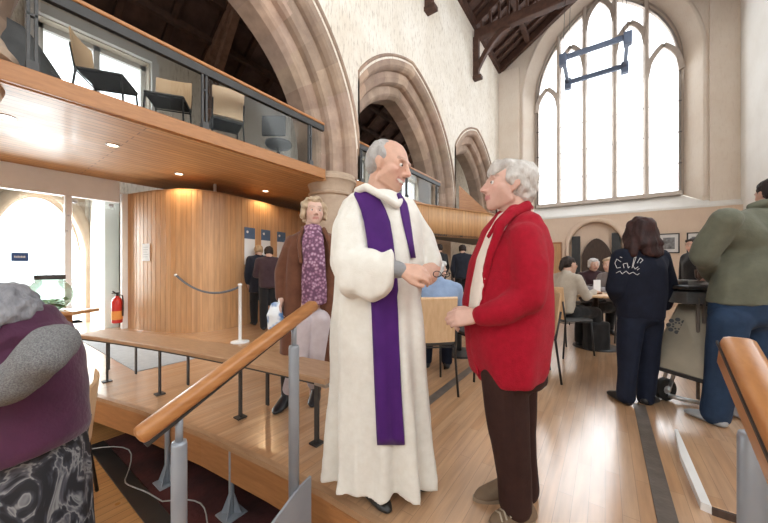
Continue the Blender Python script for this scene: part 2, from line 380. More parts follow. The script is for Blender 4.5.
# leading visible in the lower right light
m = MB()
for k in range(-9, 14):
    for sg in (1, -1):
        x0, z0 = 1.30, 3.75 + k * .13
        p, q = (1.30, z0), (2.12, z0 + sg * .82)
        (xa, za), (xb, zb) = p, q
        lo, hi = 3.76, 4.75
        def clip(t): return (xa + (xb - xa) * t, za + (zb - za) * t)
        ts = sorted(((lo - za) / (zb - za), (hi - za) / (zb - za))); t0, t1 = max(0, ts[0]), min(1, ts[1])
        if t1 - t0 > .02:
            a, b = clip(t0), clip(t1); m.bar((a[0], YT + .075, a[1]), (b[0], YT + .075, b[1]), .006, .008, up=(0, 1, 0))
m.build('leading', M['steel'], wn)
# right wall with its own high windows beyond the frame
m = MB(); m.box((XR, 9.4, LOW), (XR + .5, YE + .3, 14)); m.box((XR, -6, LOW), (XR + .5, 9.4, 3.6)); m.box((XR, -6, 9.2), (XR + .5, 9.4, 10.2))
for y in (-6, -3.0, .8, 4.4): m.box((XR, y, 3.6), (XR + .5, y + .7, 9.2))
structure(m.build('wall_right', M['plaster_white']))

m = MB(); m.box((XW - .9, -6.5, LOW), (XR + .5, -6, 4.2)); m.box((XW - .9, -6.5, 8.6), (XR + .5, -6, 13)); m.box((XW - .9, -6.5, 4.2), (-2.0, -6, 8.6)); m.box((1.5, -6.5, 4.2), (XR + .5, -6, 8.6))
structure(m.build('wall_back', M['plaster_white']))
# ---- arcade
PC = [(-4.3, -0.13), (-4.3, 4.27), (-4.3, 9.02), (-4.3, 13.85)]
PR = 0.40
bays = [(0.30, 3.87, 2.40, 3.10), (4.72, 8.62, 2.52, 2.92), (9.42, 13.45, 2.58, 2.9)]
PROF = [(0, -4.78), (0, -4.42), (.06, -4.33), (.10, -4.30), (.27, -4.30), (.27, -4.20), (.30, -4.14), (.36, -4.12), (.40, -4.10), (.52, -4.10), (.52, -4.02), (.555, -3.95), (.59, -3.915), (.74, -3.905), (.755, -3.87), (.79, -3.86), (.81, -3.905)]
def arch_curve(y0, y1, Rr, z0, g, n=26, zfoot=2.80):
    """half-curves of one pointed arch grown by g; returns list of (y,z) from left foot to right foot"""
    mid = (y0 + y1) / 2; r = Rr + g; cL = y0 + Rr
    amax = math.acos(max(-1, min(1, (cL - mid) / r)))
    L = [(y0 - g, zfoot)] + [(cL - r * math.cos(amax * k / n), z0 + r * math.sin(amax * k / n)) for k in range(n + 1)]
    return L + [(2 * mid - y, z) for y, z in reversed(L[:-1])]
limits = [(-.13, 4.60), (4.60, 9.35), (9.35, 13.95)]
for bi, ((y0, y1, Rr, z0), (la, lb)) in enumerate(zip(bays, limits)):
    m = MB(); rows = []
    for g, x in PROF: rows.append([m.bm.verts.new((x, min(max(y, la), lb), z)) for y, z in arch_curve(y0, y1, Rr, z0, g)])
    m.rings(rows, cap=False, closed=False)
    me_o = m.build('arch', M['stone'], smooth=False)
    me = me_o.data; ca = me.color_attributes.new('tone', 'FLOAT_COLOR', 'CORNER')
    rnd = random.Random(bi * 11 + 3); tones = {}
    mid = (y0 + y1) / 2
    for p in me.polygons:
        c = p.center; ang = math.atan2(c.z - 2.0, c.y - mid); gi = int(abs(c.x + 3.9) * 2.6)
        key = (int((ang + .13 * gi) * 7.2), gi)
        if key not in tones:
            t = rnd.uniform(.74, 1.12); tones[key] = (t * rnd.uniform(.98, 1.05), t, t * rnd.uniform(.93, 1.0), 1)
        for li in p.loop_indices: ca.data[li].color = tones[key]
    tag(me_o, kind='structure'); me_o.name = 'trim_arch_%d' % (bi + 1)
m = MB()                                             # wall above the arches, both faces
for (y0, y1, Rr, z0), (la, lb) in zip(bays, limits):
    c = arch_curve(y0, y1, Rr, z0, .70, zfoot=2.8)
    for (ya, za), (yb, zb) in zip(c[:-1], c[1:]):
        ya, yb = min(max(ya, la), lb), min(max(yb, la), lb)
        if yb - ya > 1e-4: m.prism([(XW, ya, za), (XW, yb, zb), (XW, yb, ZT), (XW, ya, ZT)], (-.88, 0, 0))

for la, lb in ((4.57, 4.60), (9.32, 9.35)): m.box((XW, la, 3.4), (XW - .88, lb, ZT))
m.box((XW, -6.2, 2.8), (XW - .88, -.13, ZT)); m.box((XW, 13.95, 0), (XW - .88, YE + .3, ZT))
structure(m.build('wall_left', M['plaster']))
for k, (px, py) in enumerate(PC):
    m = MB(); zb = 2.83 if k == 0 else 0
    if k: m.lathe([(PR + .14, 0), (PR + .14, .12), (PR + .08, .2), (PR + .09, .26), (PR - .02, .33), (PR - .03, 2.44), (PR + .015, 2.455), (PR + .03, 2.485), (PR - .01, 2.51), (PR - .0, 2.56), (PR + .05, 2.68), (PR + .085, 2.71), (PR + .09, 2.76), (PR + .06, 2.79), (PR + .06, 2.83)], (px, py, 0), 40)
    else: m.lathe([(PR + .0, 2.60), (PR + .03, 2.70), (PR + .04, 2.83), (PR + .1, 2.86), (PR + .1, 2.92), (PR + .05, 2.98), (PR + .02, 3.05)], (px, py, 0), 40)
    o = m.build('pillar', M['stonep'], smooth=True); sharp(o, 35); o.name = 'pillar_%d' % k; o['kind'] = 'structure'

# ---- aisle: outer wall, entrance arch, upper windows, lean-to roof
XO = -8.5
def wall_holes(mb, x, dx, y0, y1, z0, z1, holes):
    ys = sorted({y0, y1, *[h[0] for h in holes], *[h[1] for h in holes]})
    for a, b in zip(ys[:-1], ys[1:]):
        hs = sorted([h for h in holes if h[0] <= a + 1e-6 and h[1] >= b - 1e-6], key=lambda h: h[2]); z = z0
        for h in hs: mb.box((x, a, z), (x - dx, b, h[2])); z = h[3]
        mb.box((x, a, z), (x - dx, b, z1))
EA0, EA1 = 0.38, 1.58
UW = [(0.95, 2.65), (9.3, 10.7), (13.4, 15.2)]
m = MB(); wall_holes(m, XO, .5, -3.5, 17.5, -.5, 6.4, [(EA0, EA1, 0, 2.46)] + [(a, b, 3.75, 5.75) for a, b in UW])
structure(m.build('wall_aisle', M['plaster']))
structure(MB().box((XO, 15.6, -.1), (XW - .8, 15.9, 10)).build('wall_aisle_east', M['plaster']))
structure(MB().box((XO - .5, -3.9, -.5), (XW - .8, -3.5, 10)).build('wall_aisle_west', M['plaster']))
m = MB(); c = []                                    # pointed head of the entrance
for k in range(21):
    t = k / 20; c.append((EA0 + (EA1 - EA0) * t, 1.45 + 1.0 * (1 - abs(2 * t - 1) ** 2.1) ** .72))
for (ya, za), (yb, zb) in zip(c[:-1], c[1:]): m.prism([(XO + .01, ya, za), (XO + .01, yb, zb), (XO + .01, yb, 2.5), (XO + .01, ya, 2.5)], (-.5, 0, 0))
structure(m.build('trim_9', M['stonep']))
m = MB(); R = []
cc = [(EA0, 0)] + c + [(EA1, 0)]
for g, x in ((0, XO), (0, XO + .05), (.06, XO + .08), (.14, XO + .07), (.15, XO + .01)):
    R.append([m.bm.verts.new((x, y + (g if y > .98 else -g), z + (g if z > .1 else 0))) for y, z in cc])
m.rings(R, cap=False, closed=False); structure(m.build('trim_10', M['stonep'], smooth=True))
for i, (a, b) in enumerate(UW):
    w = empty('window_%d' % (i + 2)); w['kind'] = 'structure'; mid = (a + b) / 2
    m = MB()
    for y in (a + .04, mid, b - .04): m.box((XO - .30, y - .05, 3.75), (XO - .2, y + .05, 5.75))
    m.box((XO - .3, a, 5.65), (XO - .2, b, 5.75)); m.box((XO - .3, a, 3.75), (XO - .2, b, 3.85)); m.box((XO - .28, a, 4.75), (XO - .22, b, 4.8)); m.build('window_frame', M['white'], w)
    MB().box((XO - .26, a, 3.78), (XO - .25, b, 5.72)).build('pane', M['leaded'], w)
    m = MB(); m.bar((XO + .03, a - .12, 5.86), (XO + .03, b + .12, 5.86), .16, .18); m.bar((XO + .03, a - .1, 3.7), (XO + .03, a - .1, 5.8), .14, .14); m.bar((XO + .03, b + .1, 3.7), (XO + .03, b + .1, 5.8), .14, .14); m.build('surround', M['white'], w)
m = MB(); zr0, zr1 = 6.35, 9.2                        # lean-to roof
m.prism([(XO - .3, -3.5, zr0), (XW - .8, -3.5, zr1), (XW - .8, -3.5, zr1 + .1), (XO - .3, -3.5, zr0 + .1)], (0, 21, 0))
structure(m.build('ceiling_aisle', M['dark_board']))
m = MB()
for k in range(24):
    y = -3.2 + k * .88; m.bar((XO - .2, y, zr0 - .03), (XW - .8, y, zr1 - .04), .12, .14)
for t in (.12, .3, .48, .66, .84):
    x = XO + t * (XW - .8 - XO); z = zr0 + .08 + t * (zr1 - zr0); m.bar((x, -3.4, z - .03), (x, 17.3, z - .03), .14, .16)
structure(m.build('trim_11', M['dark_timber']))
m = MB()
for y in (.3, 3.9, 8.6, 13.2):
    m.bar((XO - .1, y, zr0 - .16), (XW - .8, y, zr1 - .2), .2, .24); m.bar((XO + .02, y, 5.2), (XO + 1.5, y, 7.15), .16, .18); m.bar((XO + .06, y, 4.9), (XO + .06, y, 6.3), .16, .16)
structure(m.build('trim_12', M['aisle_timber']))

# ---- nave roof: boarding, rafters and tie-beam trusses
RX, RZ = -0.2, 12.25
m = MB()
for xa, za, xb, zb in ((XW - .3, ZT - .1, RX, RZ), (RX, RZ, XR + .5, 9.95)):
    m.prism([(xa, -6.4, za + .14), (xb, -6.4, zb + .14), (xb, -6.4, zb + .24), (xa, -6.4, za + .24)], (0, YE + 6.7, 0))
structure(m.build('ceiling', M['dark_board']))
m = MB()
for k in range(41):
    y = -5.7 + k * .5
    m.bar((XW - .1, y, ZT + .06), (RX, y, RZ + .06), .10, .12); m.bar((RX, y, RZ + .06), (XR + .2, y, 10.1), .10, .12)
for t in (.33, .66):
    x = XW + t * (RX - XW); z = ZT + t * (RZ - ZT); m.bar((x, -6, z), (x, YE, z), .18, .2)
    x = XR + t * (RX - XR); z = 10.0 + t * (RZ - 10.0); m.bar((x, -6, z), (x, YE, z), .18, .2)
m.box((XW - .25, -6, ZT - .16), (XW + .12, YE, ZT + .12)); m.box((XR - .12, -6, ZT - .16), (XR + .25, YE, ZT + .12))
structure(m.build('trim_13', M['dark_timber']))
for ti, y in enumerate((7.4, 11.1, 14.3)):
    m = MB(); bz = 9.45
    if ti < 2:
        m.box((XW + .05, y - .13, bz - .17), (XR - .05, y + .13, bz + .17), .03)
        m.box((XW + .0, y - .10, 7.95), (XW + .2, y + .10, 9.4), .02)           # wall post
        m.box((XW - .02, y - .12, 7.86), (XW + .3, y + .12, 7.98), .02)
        m.box((XR - .2, y - .10, 7.95), (XR, y + .10, 9.4), .02)
        pts = [(XW + .12 + 1.15 * t, 8.2 + 1.1 * (1 - (1 - t) ** 2)) for t in [k / 8 for k in range(9)]]
        for p, q in zip(pts[:-1], pts[1:]): m.bar((p[0], y, p[1]), (q[0], y, q[1]), .14, .16)
        for p, q in zip(pts[:-1], pts[1:]): m.bar((XW + XR - p[0], y, p[1]), (XW + XR - q[0], y, q[1]), .14, .16)
        for k in range(1, 24):
            x = XW + .3 * k; zt = ZT + (RZ - ZT) * min(1, (x - XW) / (RX - XW)) if x < RX else RZ - (RZ - 10) * (x - RX) / (XR - RX)
            if x < XR - .2: m.box((x - .035, y - .05, bz + .15), (x + .035, y + .05, zt))
    m.bar((XW + .05, y, ZT - .02), (RX, y, RZ - .06), .2, .26); m.bar((RX, y, RZ - .06), (XR - .05, y, 9.9), .2, .26)
    o = m.build('roof_truss', M['dark_timber']); structure(o); o.name = 'trim_%d' % (14 + ti)

# ---- gallery in the aisle
XG = -4.05
m = MB(); m.box((-7.1, -3.2, 2.655), (XG, 13.6, 2.72)); structure(m.build('ceiling_soffit', M['soffit']))
m = MB(); m.box((-7.1, -3.2, 2.72), (XG - .02, 13.6, 2.815)); structure(m.build('floor_gallery', M['dark_grey']))
m = MB(); m.box((XG - .01, -3.2, 2.665), (XG + .05, 3.84, 2.83), .006); m.box((XG - .01, 4.66, 2.665), (XG + .05, 8.6, 2.83), .006); structure(m.build('trim_17', M['fascia']))
m = MB(); m.box((-7.16, -3.2, 2.66), (-7.08, 4.5, 2.8)); structure(m.build('trim_18', M['oakx']))
# ------------------------------------------------------------------ gallery furniture
def gallery_run(y0, y1, posts, lab, rail_lab):
    b = empty('gallery_balustrade', (XG - .03, 0, 2.82), 0, lab, 'balustrade', 'glass balustrades of the gallery')
    for y in posts:
        m = MB(); m.box((-.02, y - .035, 0), (.02, y - .012, .80), .004); m.box((-.02, y + .012, 0), (.02, y + .035, .80), .004); m.box((-.03, y - .04, 0), (.05, y + .04, .10), .005); m.box((-.02, y - .03, .5), (.02, y + .03, .52))
        m.build('post', M['dark_grey'], b)
    ys = [y0] + list(posts) + [y1]
    for a, c in zip(ys[:-1], ys[1:]):
        if c - a > .2: MB().box((-.006, a + .05, .03), (.006, c - .05, .76)).build('glass_panel', M['bal_glass'], b)
    MB().box((-.03, y0, .70), (.03, y1, .80), .005).build('top_channel', M['bar_metal'], b)
    MB().box((-.045, y0, .80), (.045, y1, .845), .014).build('handrail', M['rail'], b)
gallery_run(.32, 3.86, (.42, 1.85, 3.55), 'glass balustrade of the gallery in the nearest arch, with an oak handrail', '')
gallery_run(4.68, 8.62, (4.9, 6.7, 8.4), 'glass balustrade of the gallery behind the man in white, second arch', '')

def make_chair(loc, rz, label, group=None, seatmat='dark_grey', backmat='ply'):
    r = empty('plywood_chair', loc, rz, label, 'chair', group)          # faces local +Y
    m = MB(); m.box((-.215, -.20, .435), (.215, .22, .465), .014); m.build('seat', M[seatmat], r)
    m = MB(); rows = []
    for k in range(9):                                                  # gently dished back panel
        x = -.21 + .42 * k / 8; y = -.215 - .025 * (1 - (2 * k / 8 - 1) ** 2)
        rows.append([m.bm.verts.new((x, y + dy - .10 * (z - .5), z)) for dy, z in ((0, .475), (0, .86), (.012, .875), (.014, .86), (.014, .475))])
    m.rings(rows); m.build('backrest', M[backmat], r)
    for sx in (-1, 1):
        MB().tube([(sx * .20, .20, .44), (sx * .215, .235, 0)], .011, 8).build('leg', M['black_metal'], r, True)
        MB().tube([(sx * .205, -.245, .70), (sx * .205, -.205, .46), (sx * .20, -.20, .42), (sx * .215, -.25, 0)], .011, 8).build('leg', M['black_metal'], r, True)
    MB().tube([(-.2, .2, .425), (.2, .2, .425), (.2, -.2, .425), (-.2, -.2, .425), (-.2, .2, .425)], .009, 6).build('seat_frame', M['black_metal'], r, True)
    return r
def copy_thing(o, loc, rz, label, group=None):
    c = o.copy(); COL.objects.link(c); c.location = loc; c.rotation_euler = (0, 0, rz); c['label'] = label
    if group: c['group'] = group
    for ch in [x for x in COL.objects if x.parent == o]:
        d = ch.copy(); COL.objects.link(d); d.parent = c
    return c
GZ = 2.815
g0 = make_chair((-4.66, 1.06, GZ), math.radians(-35), 'pale chair on the gallery, the leftmost, in front of the upper window', 'chairs on the gallery')
copy_thing(g0, (-4.62, 1.66, GZ), math.radians(236), 'pale chair on the gallery just left of the balustrade post', 'chairs on the gallery')
copy_thing(g0, (-4.66, 2.42, GZ), math.radians(72), 'pale chair on the gallery just right of the balustrade post', 'chairs on the gallery')
g = empty('swivel_chair', (-4.66, 3.35, GZ), .6, 'black swivel chair on the gallery close to the pillar', 'chair')
MB().lathe([(.0, .40), (.2, .40), (.23, .44), (.22, .48), (.0, .5)], n=20, cap=False).build('seat', M['black_metal'], g, True)
MB().tube([(0, 0, .06), (0, 0, .42)], .03).build('column', M['black_metal'], g)
m = MB()
for k in range(5): a = k * 2 * PI / 5; m.bar((0, 0, .07), (.26 * math.cos(a), .26 * math.sin(a), .03), .035, .03)
m.build('star_base', M['black_metal'], g)
m = MB(); m.box((-.2, -.25, .5), (.2, -.2, .84), .02); m.build('backrest', M['black_metal'], g)
g = empty('gallery_table', (-5.45, 2.75, GZ), 0, 'low dark round table among the chairs on the gallery', 'table')
MB().lathe([(.34, .40), (.35, .415), (.34, .43)], n=28).build('tabletop', M['dark_grey'], g); MB().tube([(0, 0, .02), (0, 0, .4)], .03).build('pedestal', M['black_metal'], g); MB().lathe([(.22, 0), (.2, .02), (.04, .03)], n=24).build('base', M['black_metal'], g)
g = empty('planter', (-5.35, 3.4, GZ), 0, 'dark leafy planter on the gallery beside the swivel chair', 'planter')
MB().lathe([(.14, 0), (.19, .36), (.17, .36), (.15, .3)], n=20).build('pot', M['black_metal'], g)
m = MB(); rr = random.Random(5)
for k in range(60):
    a, e = rr.uniform(0, 2 * PI), rr.uniform(.3, 1.4); L = rr.uniform(.12, .3); t = V((math.cos(a) * math.cos(e), math.sin(a) * math.cos(e), math.sin(e))) * L; s_ = V((-math.sin(a), math.cos(a), 0)) * .025
    p = V((0, 0, .33)); m.quad(p, p + t * .5 + s_, p + t, p + t * .5 - s_)
m.build('leaves', plain('dark_leaf', (.03, .04, .025)), g)
# dark sloping shape at the left end of the gallery
m = MB(); rows = []
for k in range(13):
    t = k / 12; rows.append([m.bm.verts.new((-4.33 - .1 * s_ / 8 + .02 * math.sin(9 * s_ / 8 + 5 * t), -.3 + (.70 + .34 * (1 - t) ** .8) * s_ / 8, GZ + .02 + .7 * t * (1 - .03 * s_))) for s_ in range(9)])
m.rings(rows, cap=False, closed=False); o = m.build('dark_slope', M['dark_grey'], smooth=True); o.modifiers.new('t', 'SOLIDIFY').thickness = .02
tag(o, 'dark grey shape sloping down behind the gallery glass at the far left', 'dark_slope')

# recessed spots in the soffit
def downlight(x, y, label, power):
    d = empty('downlight', (x, y, 2.655), 0, label, 'ceiling light', 'recessed spots in the oak soffit')
    m = MB(); m.lathe([(.055, -.008), (.07, -.008), (.07, .002), (.055, .002)], n=20, cap=False); m.build('bezel', M['steel'], d)
    MB().lathe([(.0, -.004), (.052, -.004), (.052, .0)], n=20, cap=False).build('lens', M['lamp'], d)
    l = light('lamp_light', 'SPOT', (0, 0, -.03), power, (1, .72, .42), .03, spot=2.6); l.parent = d; l.rotation_euler = (0, 0, 0)
downlight(-4.95, .33, 'recessed spot glowing in the oak soffit at the left edge of the photo', 20)
downlight(-5.03, 1.19, 'recessed spot glowing in the oak soffit above the entrance, left of the curved oak wall', 20)
downlight(-5.72, 2.2, 'recessed spot glowing in the oak soffit just above the top of the curved oak wall', 60)
downlight(-5.62, 3.73, 'recessed spot glowing in the oak soffit just left of the pillar capital', 60)

# ------------------------------------------------------------------ curved timber pod below the gallery
PODC = [(-7.12, 1.86), (-6.9, 1.92), (-6.6, 1.98), (-6.3, 2.06), (-6.0, 2.18), (-5.78, 2.33), (-5.62, 2.52), (-5.56, 2.78), (-5.6, 3.1), (-5.68, 3.5), (-5.8, 4.0), (-5.92, 4.6), (-6.05, 5.3), (-6.2, 6.2)]
def smooth_poly(P, n=6):
    out = []
    for i in range(len(P) - 1):
        p0, p1, p2, p3 = [V((*P[max(0, min(len(P) - 1, j))], 0)) for j in (i - 1, i, i + 1, i + 2)]
        for k in range(n):
            t = k / n; out.append(.5 * ((2 * p1) + (p2 - p0) * t + (2 * p0 - 5 * p1 + 4 * p2 - p3) * t * t + (3 * p1 - p0 - 3 * p2 + p3) * t ** 3))
    out.append(V((*P[-1], 0))); return out
PODS = smooth_poly(PODC)
PODH = 2.44
m = MB(); rows = []; acc = 0; bnd = 0
rnd = random.Random(4); tone = {}
me_cols = []
for i, p in enumerate(PODS):
    q = PODS[min(i + 1, len(PODS) - 1)]; r = PODS[max(i - 1, 0)]; t = (q - r).normalized(); nrm = V((-t.y, t.x, 0))
    rows.append([m.bm.verts.new(p), m.bm.verts.new(p + V((0, 0, PODH))), m.bm.verts.new(p + nrm * .06 + V((0, 0, PODH))), m.bm.verts.new(p + nrm * .06)])
m.rings(rows)
def board_mat():
    m_, N, L, B = new_mat('curved_oak_boards'); a = N.new('ShaderNodeAttribute'); a.attribute_name = 'tone'
    v = coords(N, L, (9, 9, .9)); n = noise_tex(N, L, v, 2.4, 4)
    g = ramp(N, L, n.outputs['Fac'], [(.3, (.76,) * 3), (.7, (1.0,) * 3)])
    L.new(mixc(N, L, 1.0, a.outputs['Color'], g, 'MULTIPLY'), B.inputs['Base Color']); B.inputs['Roughness'].default_value = .42; B.inputs['Coat Weight'].default_value = .1
    return m_
M['boards'] = board_mat()
pod = m.build('curved_oak_wall', M['boards'], smooth=True); sharp(pod, 35)
tag(pod, 'curved oak-boarded wall standing under the gallery, with notices on it', 'timber pod')
ca = pod.data.color_attributes.new('tone', 'FLOAT_COLOR', 'CORNER')
nb = len(PODS)
cum = [0]
for a, b in zip(PODS[:-1], PODS[1:]): cum.append(cum[-1] + (b - a).length)
for p in pod.data.polygons:
    i = min(range(nb), key=lambda j: (PODS[j] - V((p.center.x, p.center.y, 0))).length); k = i // 2
    if k not in tone:
        s_ = rnd.uniform(.82, 1.12); mixv = rnd.uniform(0, 1); s_ = .5 + .5 * s_; tone[k] = ((.64 + .07 * mixv) * s_, (.355 + .07 * mixv) * s_, (.165 + .06 * mixv) * s_, 1)
    for li in p.loop_indices: ca.data[li].color = tone[k]
m = MB()
for i in range(2, nb - 1, 2):
    p = PODS[i]; t = (PODS[i + 1] - PODS[i - 1]).normalized(); nn = V((t.y, -t.x, 0)); a = p + nn * .0015
    m.bar(a + V((0, 0, .02)), a + V((0, 0, PODH - .02)), .0025, .003)
m.build('board_joint', M['oak'], pod)
rf = [(p.x, p.y, PODH - .03) for p in PODS] + [(-7.4, 6.2, PODH - .03), (-7.4, 1.95, PODH - .03)]
MB().prism(rf, (0, 0, .025)).build('pod_roof', M['oakx'], pod)
pc_ = W((219 - 384) / FPX * 5.6, 5.6); MB().tube([(pc_.x - .25, pc_.y + .05, PODH - .02), (pc_.x - .25, pc_.y + .05, 2.655)], .03, 14).build('support_post', M['steel'], pod)
MB().box((-7.17, 1.80, 0), (-7.05, 1.92, PODH), .01).build('end_post', M['white'], pod)  # white colour stands for the daylight on the end board
def on_pod(y=None, x=None, lat_u=None):
    """point and outward normal on the pod along the sight line of column u"""
    k = (lat_u - 384) / FPX; d = V((-math.sin(TH) + math.cos(TH) * k, math.cos(TH) + math.sin(TH) * k, 0)).normalized()
    best = None
    for a, b in zip(PODS[:-1], PODS[1:]):
        c1, c2 = d.cross(a).z, d.cross(b).z
        if c1 * c2 <= 0:
            t = c1 / (c1 - c2); p = a + (b - a) * t
            if best is None or p.length < best[0].length: tt = (b - a).normalized(); best = (p, V((tt.y, -tt.x, 0)))
    return best
def notice(u, w, h, zc, label, split, name='poster', cat='poster', group=None):
    p, n = on_pod(lat_u=u)
    if n.dot(p) > 0: n = -n
    ang = math.atan2(n.y, n.x) + PI / 2
    r = empty(name, p + n * .008 + V((0, 0, zc)), ang, label, cat, group)
    if split:
        MB().box((-w / 2, -.004, -h / 2), (w / 2, .004, h / 2 - split)).build('sheet', M['paper'], r)
        MB().box((-w / 2, -.005, h / 2 - split), (w / 2, .004, h / 2)).build('header', M['slate_blue'], r)
        MB().lathe([(.0, -.003), (.025, -.003), (.025, .003)], n=14).build('emblem', M['paper'], r).rotation_euler = (PI / 2, 0, 0)
        [c for c in COL.objects if c.parent == r][-1].location = (-w * .25, -.008, h / 2 - split * .4)
    else:
        MB().box((-w / 2, -.003, -h / 2), (w / 2, .003, h / 2)).build('sheet', M['paper'], r)
        m = MB()
        for k in range(5): m.box((-w * .36, -.0045, h * (.3 - .14 * k) - .004), (w * (.34 - .08 * (k % 3)), -.003, h * (.3 - .14 * k) + .004))
        m.build('text_lines', plain('grey_print', (.5, .5, .5)), r)
notice(146.5, .2, .3, 1.37, 'small white notice on the left part of the curved oak wall', 0, 'notice', 'notice')
for u, lab in ((249.5, 'blue-headed poster on the oak wall, leftmost of three'), (265.5, 'blue-headed poster on the oak wall above the man in the dark coat'), (281, 'blue-headed poster on the oak wall nearest the brown coat')):
    notice(u, .255, .72, 1.52, lab, .22, group='posters on the curved oak wall')

# ------------------------------------------------------------------ entrance screen and porch
XP = -7.12
es = empty('entrance_screen', (XP, 0, 0), 0, 'frameless glass entrance screen with white header and mullion at the left', 'glass screen')
MB().box((-.05, -2.6, 2.27), (.03, 1.78, 2.655), .01).build('header', M['white'], es)
MB().box((-.04, 1.08, 0), (.05, 1.16, 2.27), .006).build('mullion', M['white'], es)
for a, b in ((-2.6, -.6), (-.57, 1.07), (1.17, 1.78)): MB().box((-.008, a, .02), (.004, b, 2.26)).build('pane', M['glass'], es)
for y, z in ((.35, 2.2), (1.2, 2.2), (1.66, 2.2), (.36, 1.75), (1.12, 1.95), (1.10, 1.7)):
    m = MB(); m.box((.004, y - .03, z - .03), (.03, y + .03, z + .03), .008); m.tube([(.02, y, z), (.06, y, z)], .014, 10); m.build('patch_fitting', M['steel'], es)
sg = empty('door_sign', (XP + .03, .61, 1.27), 0, 'small blue sign with white lettering on the glass entrance', 'sign')
MB().box((-.004, -.085, -.065), (.004, .085, .065), .003).build('plate', M['blue'], sg)
m = MB()
for k in range(7): m.box((.004, -.055 + k * .016, -.012), (.006, -.045 + k * .016, .012 if k % 2 else .018))
m.build('lettering', M['paper'], sg)
structure(MB().box((-8.5, 1.64, 0), (-7.4, 1.84, 2.6)).build('wall_porch', M['plaster_white']))
structure(MB().box((-40, -30, -.12), (-9.0, 40, -.05)).build('ground', plain('pale_paving', (.62, .60, .56), .9)))
# fire extinguisher
p = W(-.861 * 5.42, 5.42, .14)
fx = empty('fire_extinguisher', p, TH, 'red fire extinguisher with an orange label beside the white end of the oak wall', 'fire extinguisher')
MB().lathe([(.0, 0), (.07, .0), (.078, .015), (.078, .37), (.06, .42), (.03, .445), (.028, .47)], n=22).build('cylinder', M['red_paint'], fx, True)
MB().lathe([(.0795, .06), (.0795, .21)], n=22, cap=False).build('information_label', M['orange_label'], fx)
m = MB(); m.tube([(0, 0, .46), (0, 0, .51)], .022); m.box((-.02, -.09, .51), (.02, .03, .53), .004); m.bar((0, 0, .5), (0, -.09, .56), .02, .012); m.build('valve_handle', M['black_metal'], fx)
MB().tube([(.02, 0, .49), (.09, 0, .48), (.105, 0, .38), (.10, 0, .12)], .011, 8).build('hose', M['black_metal'], fx, True)
MB().box((-.03, .07, .2), (.03, .11, .26)).build('wall_bracket', M['steel'], fx)
# glass offertory bowl on a wooden stand
bp = W(-1.077 * 3.55, 3.55)
st = empty('wooden_stand', (bp.x, bp.y, 0), TH, 'brown wooden stand carrying the big glass bowl', 'stand')
MB().box((-.13, -.13, 0), (.13, .13, .60), .01).build('pedestal', M['oak'], st)
MB().box((-.17, -.16, .60), (.42, .16, .635), .006).build('top', M['oakx'], st)
MB().box((-.2, -.2, 0), (.2, .2, .03), .006).build('base', M['oak'], st)
bw = empty('glass_bowl', (bp.x, bp.y, .636), TH, 'large round glass bowl holding green and white notes, on a wooden stand', 'bowl')
pr = [(.0, .0), (.09, .004), (.15, .05), (.19, .13), (.195, .19), (.17, .27), (.12, .325), (.115, .35)]
MB().lathe(pr, n=36, cap=False).build('bowl', glass_mat('green_tinted_glass', (.86, .96, .90), .2), bw, True)
MB().lathe([(.118, .35), (.125, .35), (.125, .40), (.0, .41)], n=30, cap=False).build('lid', M['bar_metal'], bw)
m = MB(); rr = random.Random(9)
for k in range(70):
    a, r_, z = rr.uniform(0, 2 * PI), .135 * math.sqrt(rr.random()), .02 + .10 * rr.random(); c = V((r_ * math.cos(a), r_ * math.sin(a), z)); b = rr.uniform(0, PI); t = rr.uniform(-.6, .6)
    u_ = V((math.cos(b), math.sin(b), t)).normalized() * .035; w_ = V((-math.sin(b), math.cos(b), rr.uniform(-.5, .5))).normalized() * .022
    m.quad(c - u_ - w_, c + u_ - w_, c + u_ + w_, c - u_ + w_)
tag(m.build('notes', M['green'], bw), kind='stuff')
# grey entrance matting on the raised floor
tag(MB().box((-6.9, 1.16, .0), (-4.1, 1.75, .008), .003).build('entrance_mat', M['mat']), 'pale blue-grey entrance mat on the wooden floor behind the bench', 'mat')

# ------------------------------------------------------------------ curved bench along the edge of the raised floor
FR = smooth_poly([(-4.45, .74), (-4.1, .85), (-3.5, 1.0), (-2.8, 1.15), (-2.1, 1.27), (-1.42, 1.36)], 5)
bn = empty('bench', (0, 0, 0), 0, 'long pale wooden bench curving along the raised floor edge on thin metal legs', 'bench')
m = MB(); rows = []
for i, p in enumerate(FR):
    t = (FR[min(i + 1, len(FR) - 1)] - FR[max(i - 1, 0)]).normalized(); n = V((-t.y, t.x, 0)); q = p + n * .30
    rows.append([m.bm.verts.new(x) for x in (p + V((0, 0, .40)), p + V((0, 0, .428)), p + n * .01 + V((0, 0, .434)), q + V((0, 0, .434)), q + V((0, 0, .40)))])
m.rings(rows); m.build('bench_top', M['bench'], bn)
m = MB()
for p, q in zip(FR[:-1], FR[1:]): m.bar(p + V((0, .03, .392)), q + V((0, .03, .392)), .03, .02)
m.build('under_rail', M['bar_metal'], bn)
for k in (1, 6, 12, 19, 24):
    p = FR[k]; m = MB(); m.box((p.x - .018, p.y + .02, .01), (p.x + .018, p.y + .032, .40)); m.box((p.x - .035, p.y - .01, 0), (p.x + .035, p.y + .06, .01)); m.build('leg', M['bar_metal'], bn)
    m = MB(); m.box((p.x - .018, p.y + .25, .01), (p.x + .018, p.y + .262, .40)); m.build('leg', M['bar_metal'], bn)
e = FR[-1]; m = MB(); m.box((e.x - .09, e.y - .01, .385), (e.x + .012, e.y + .31, .402)); m.build('end_plate', M['steel'], bn)

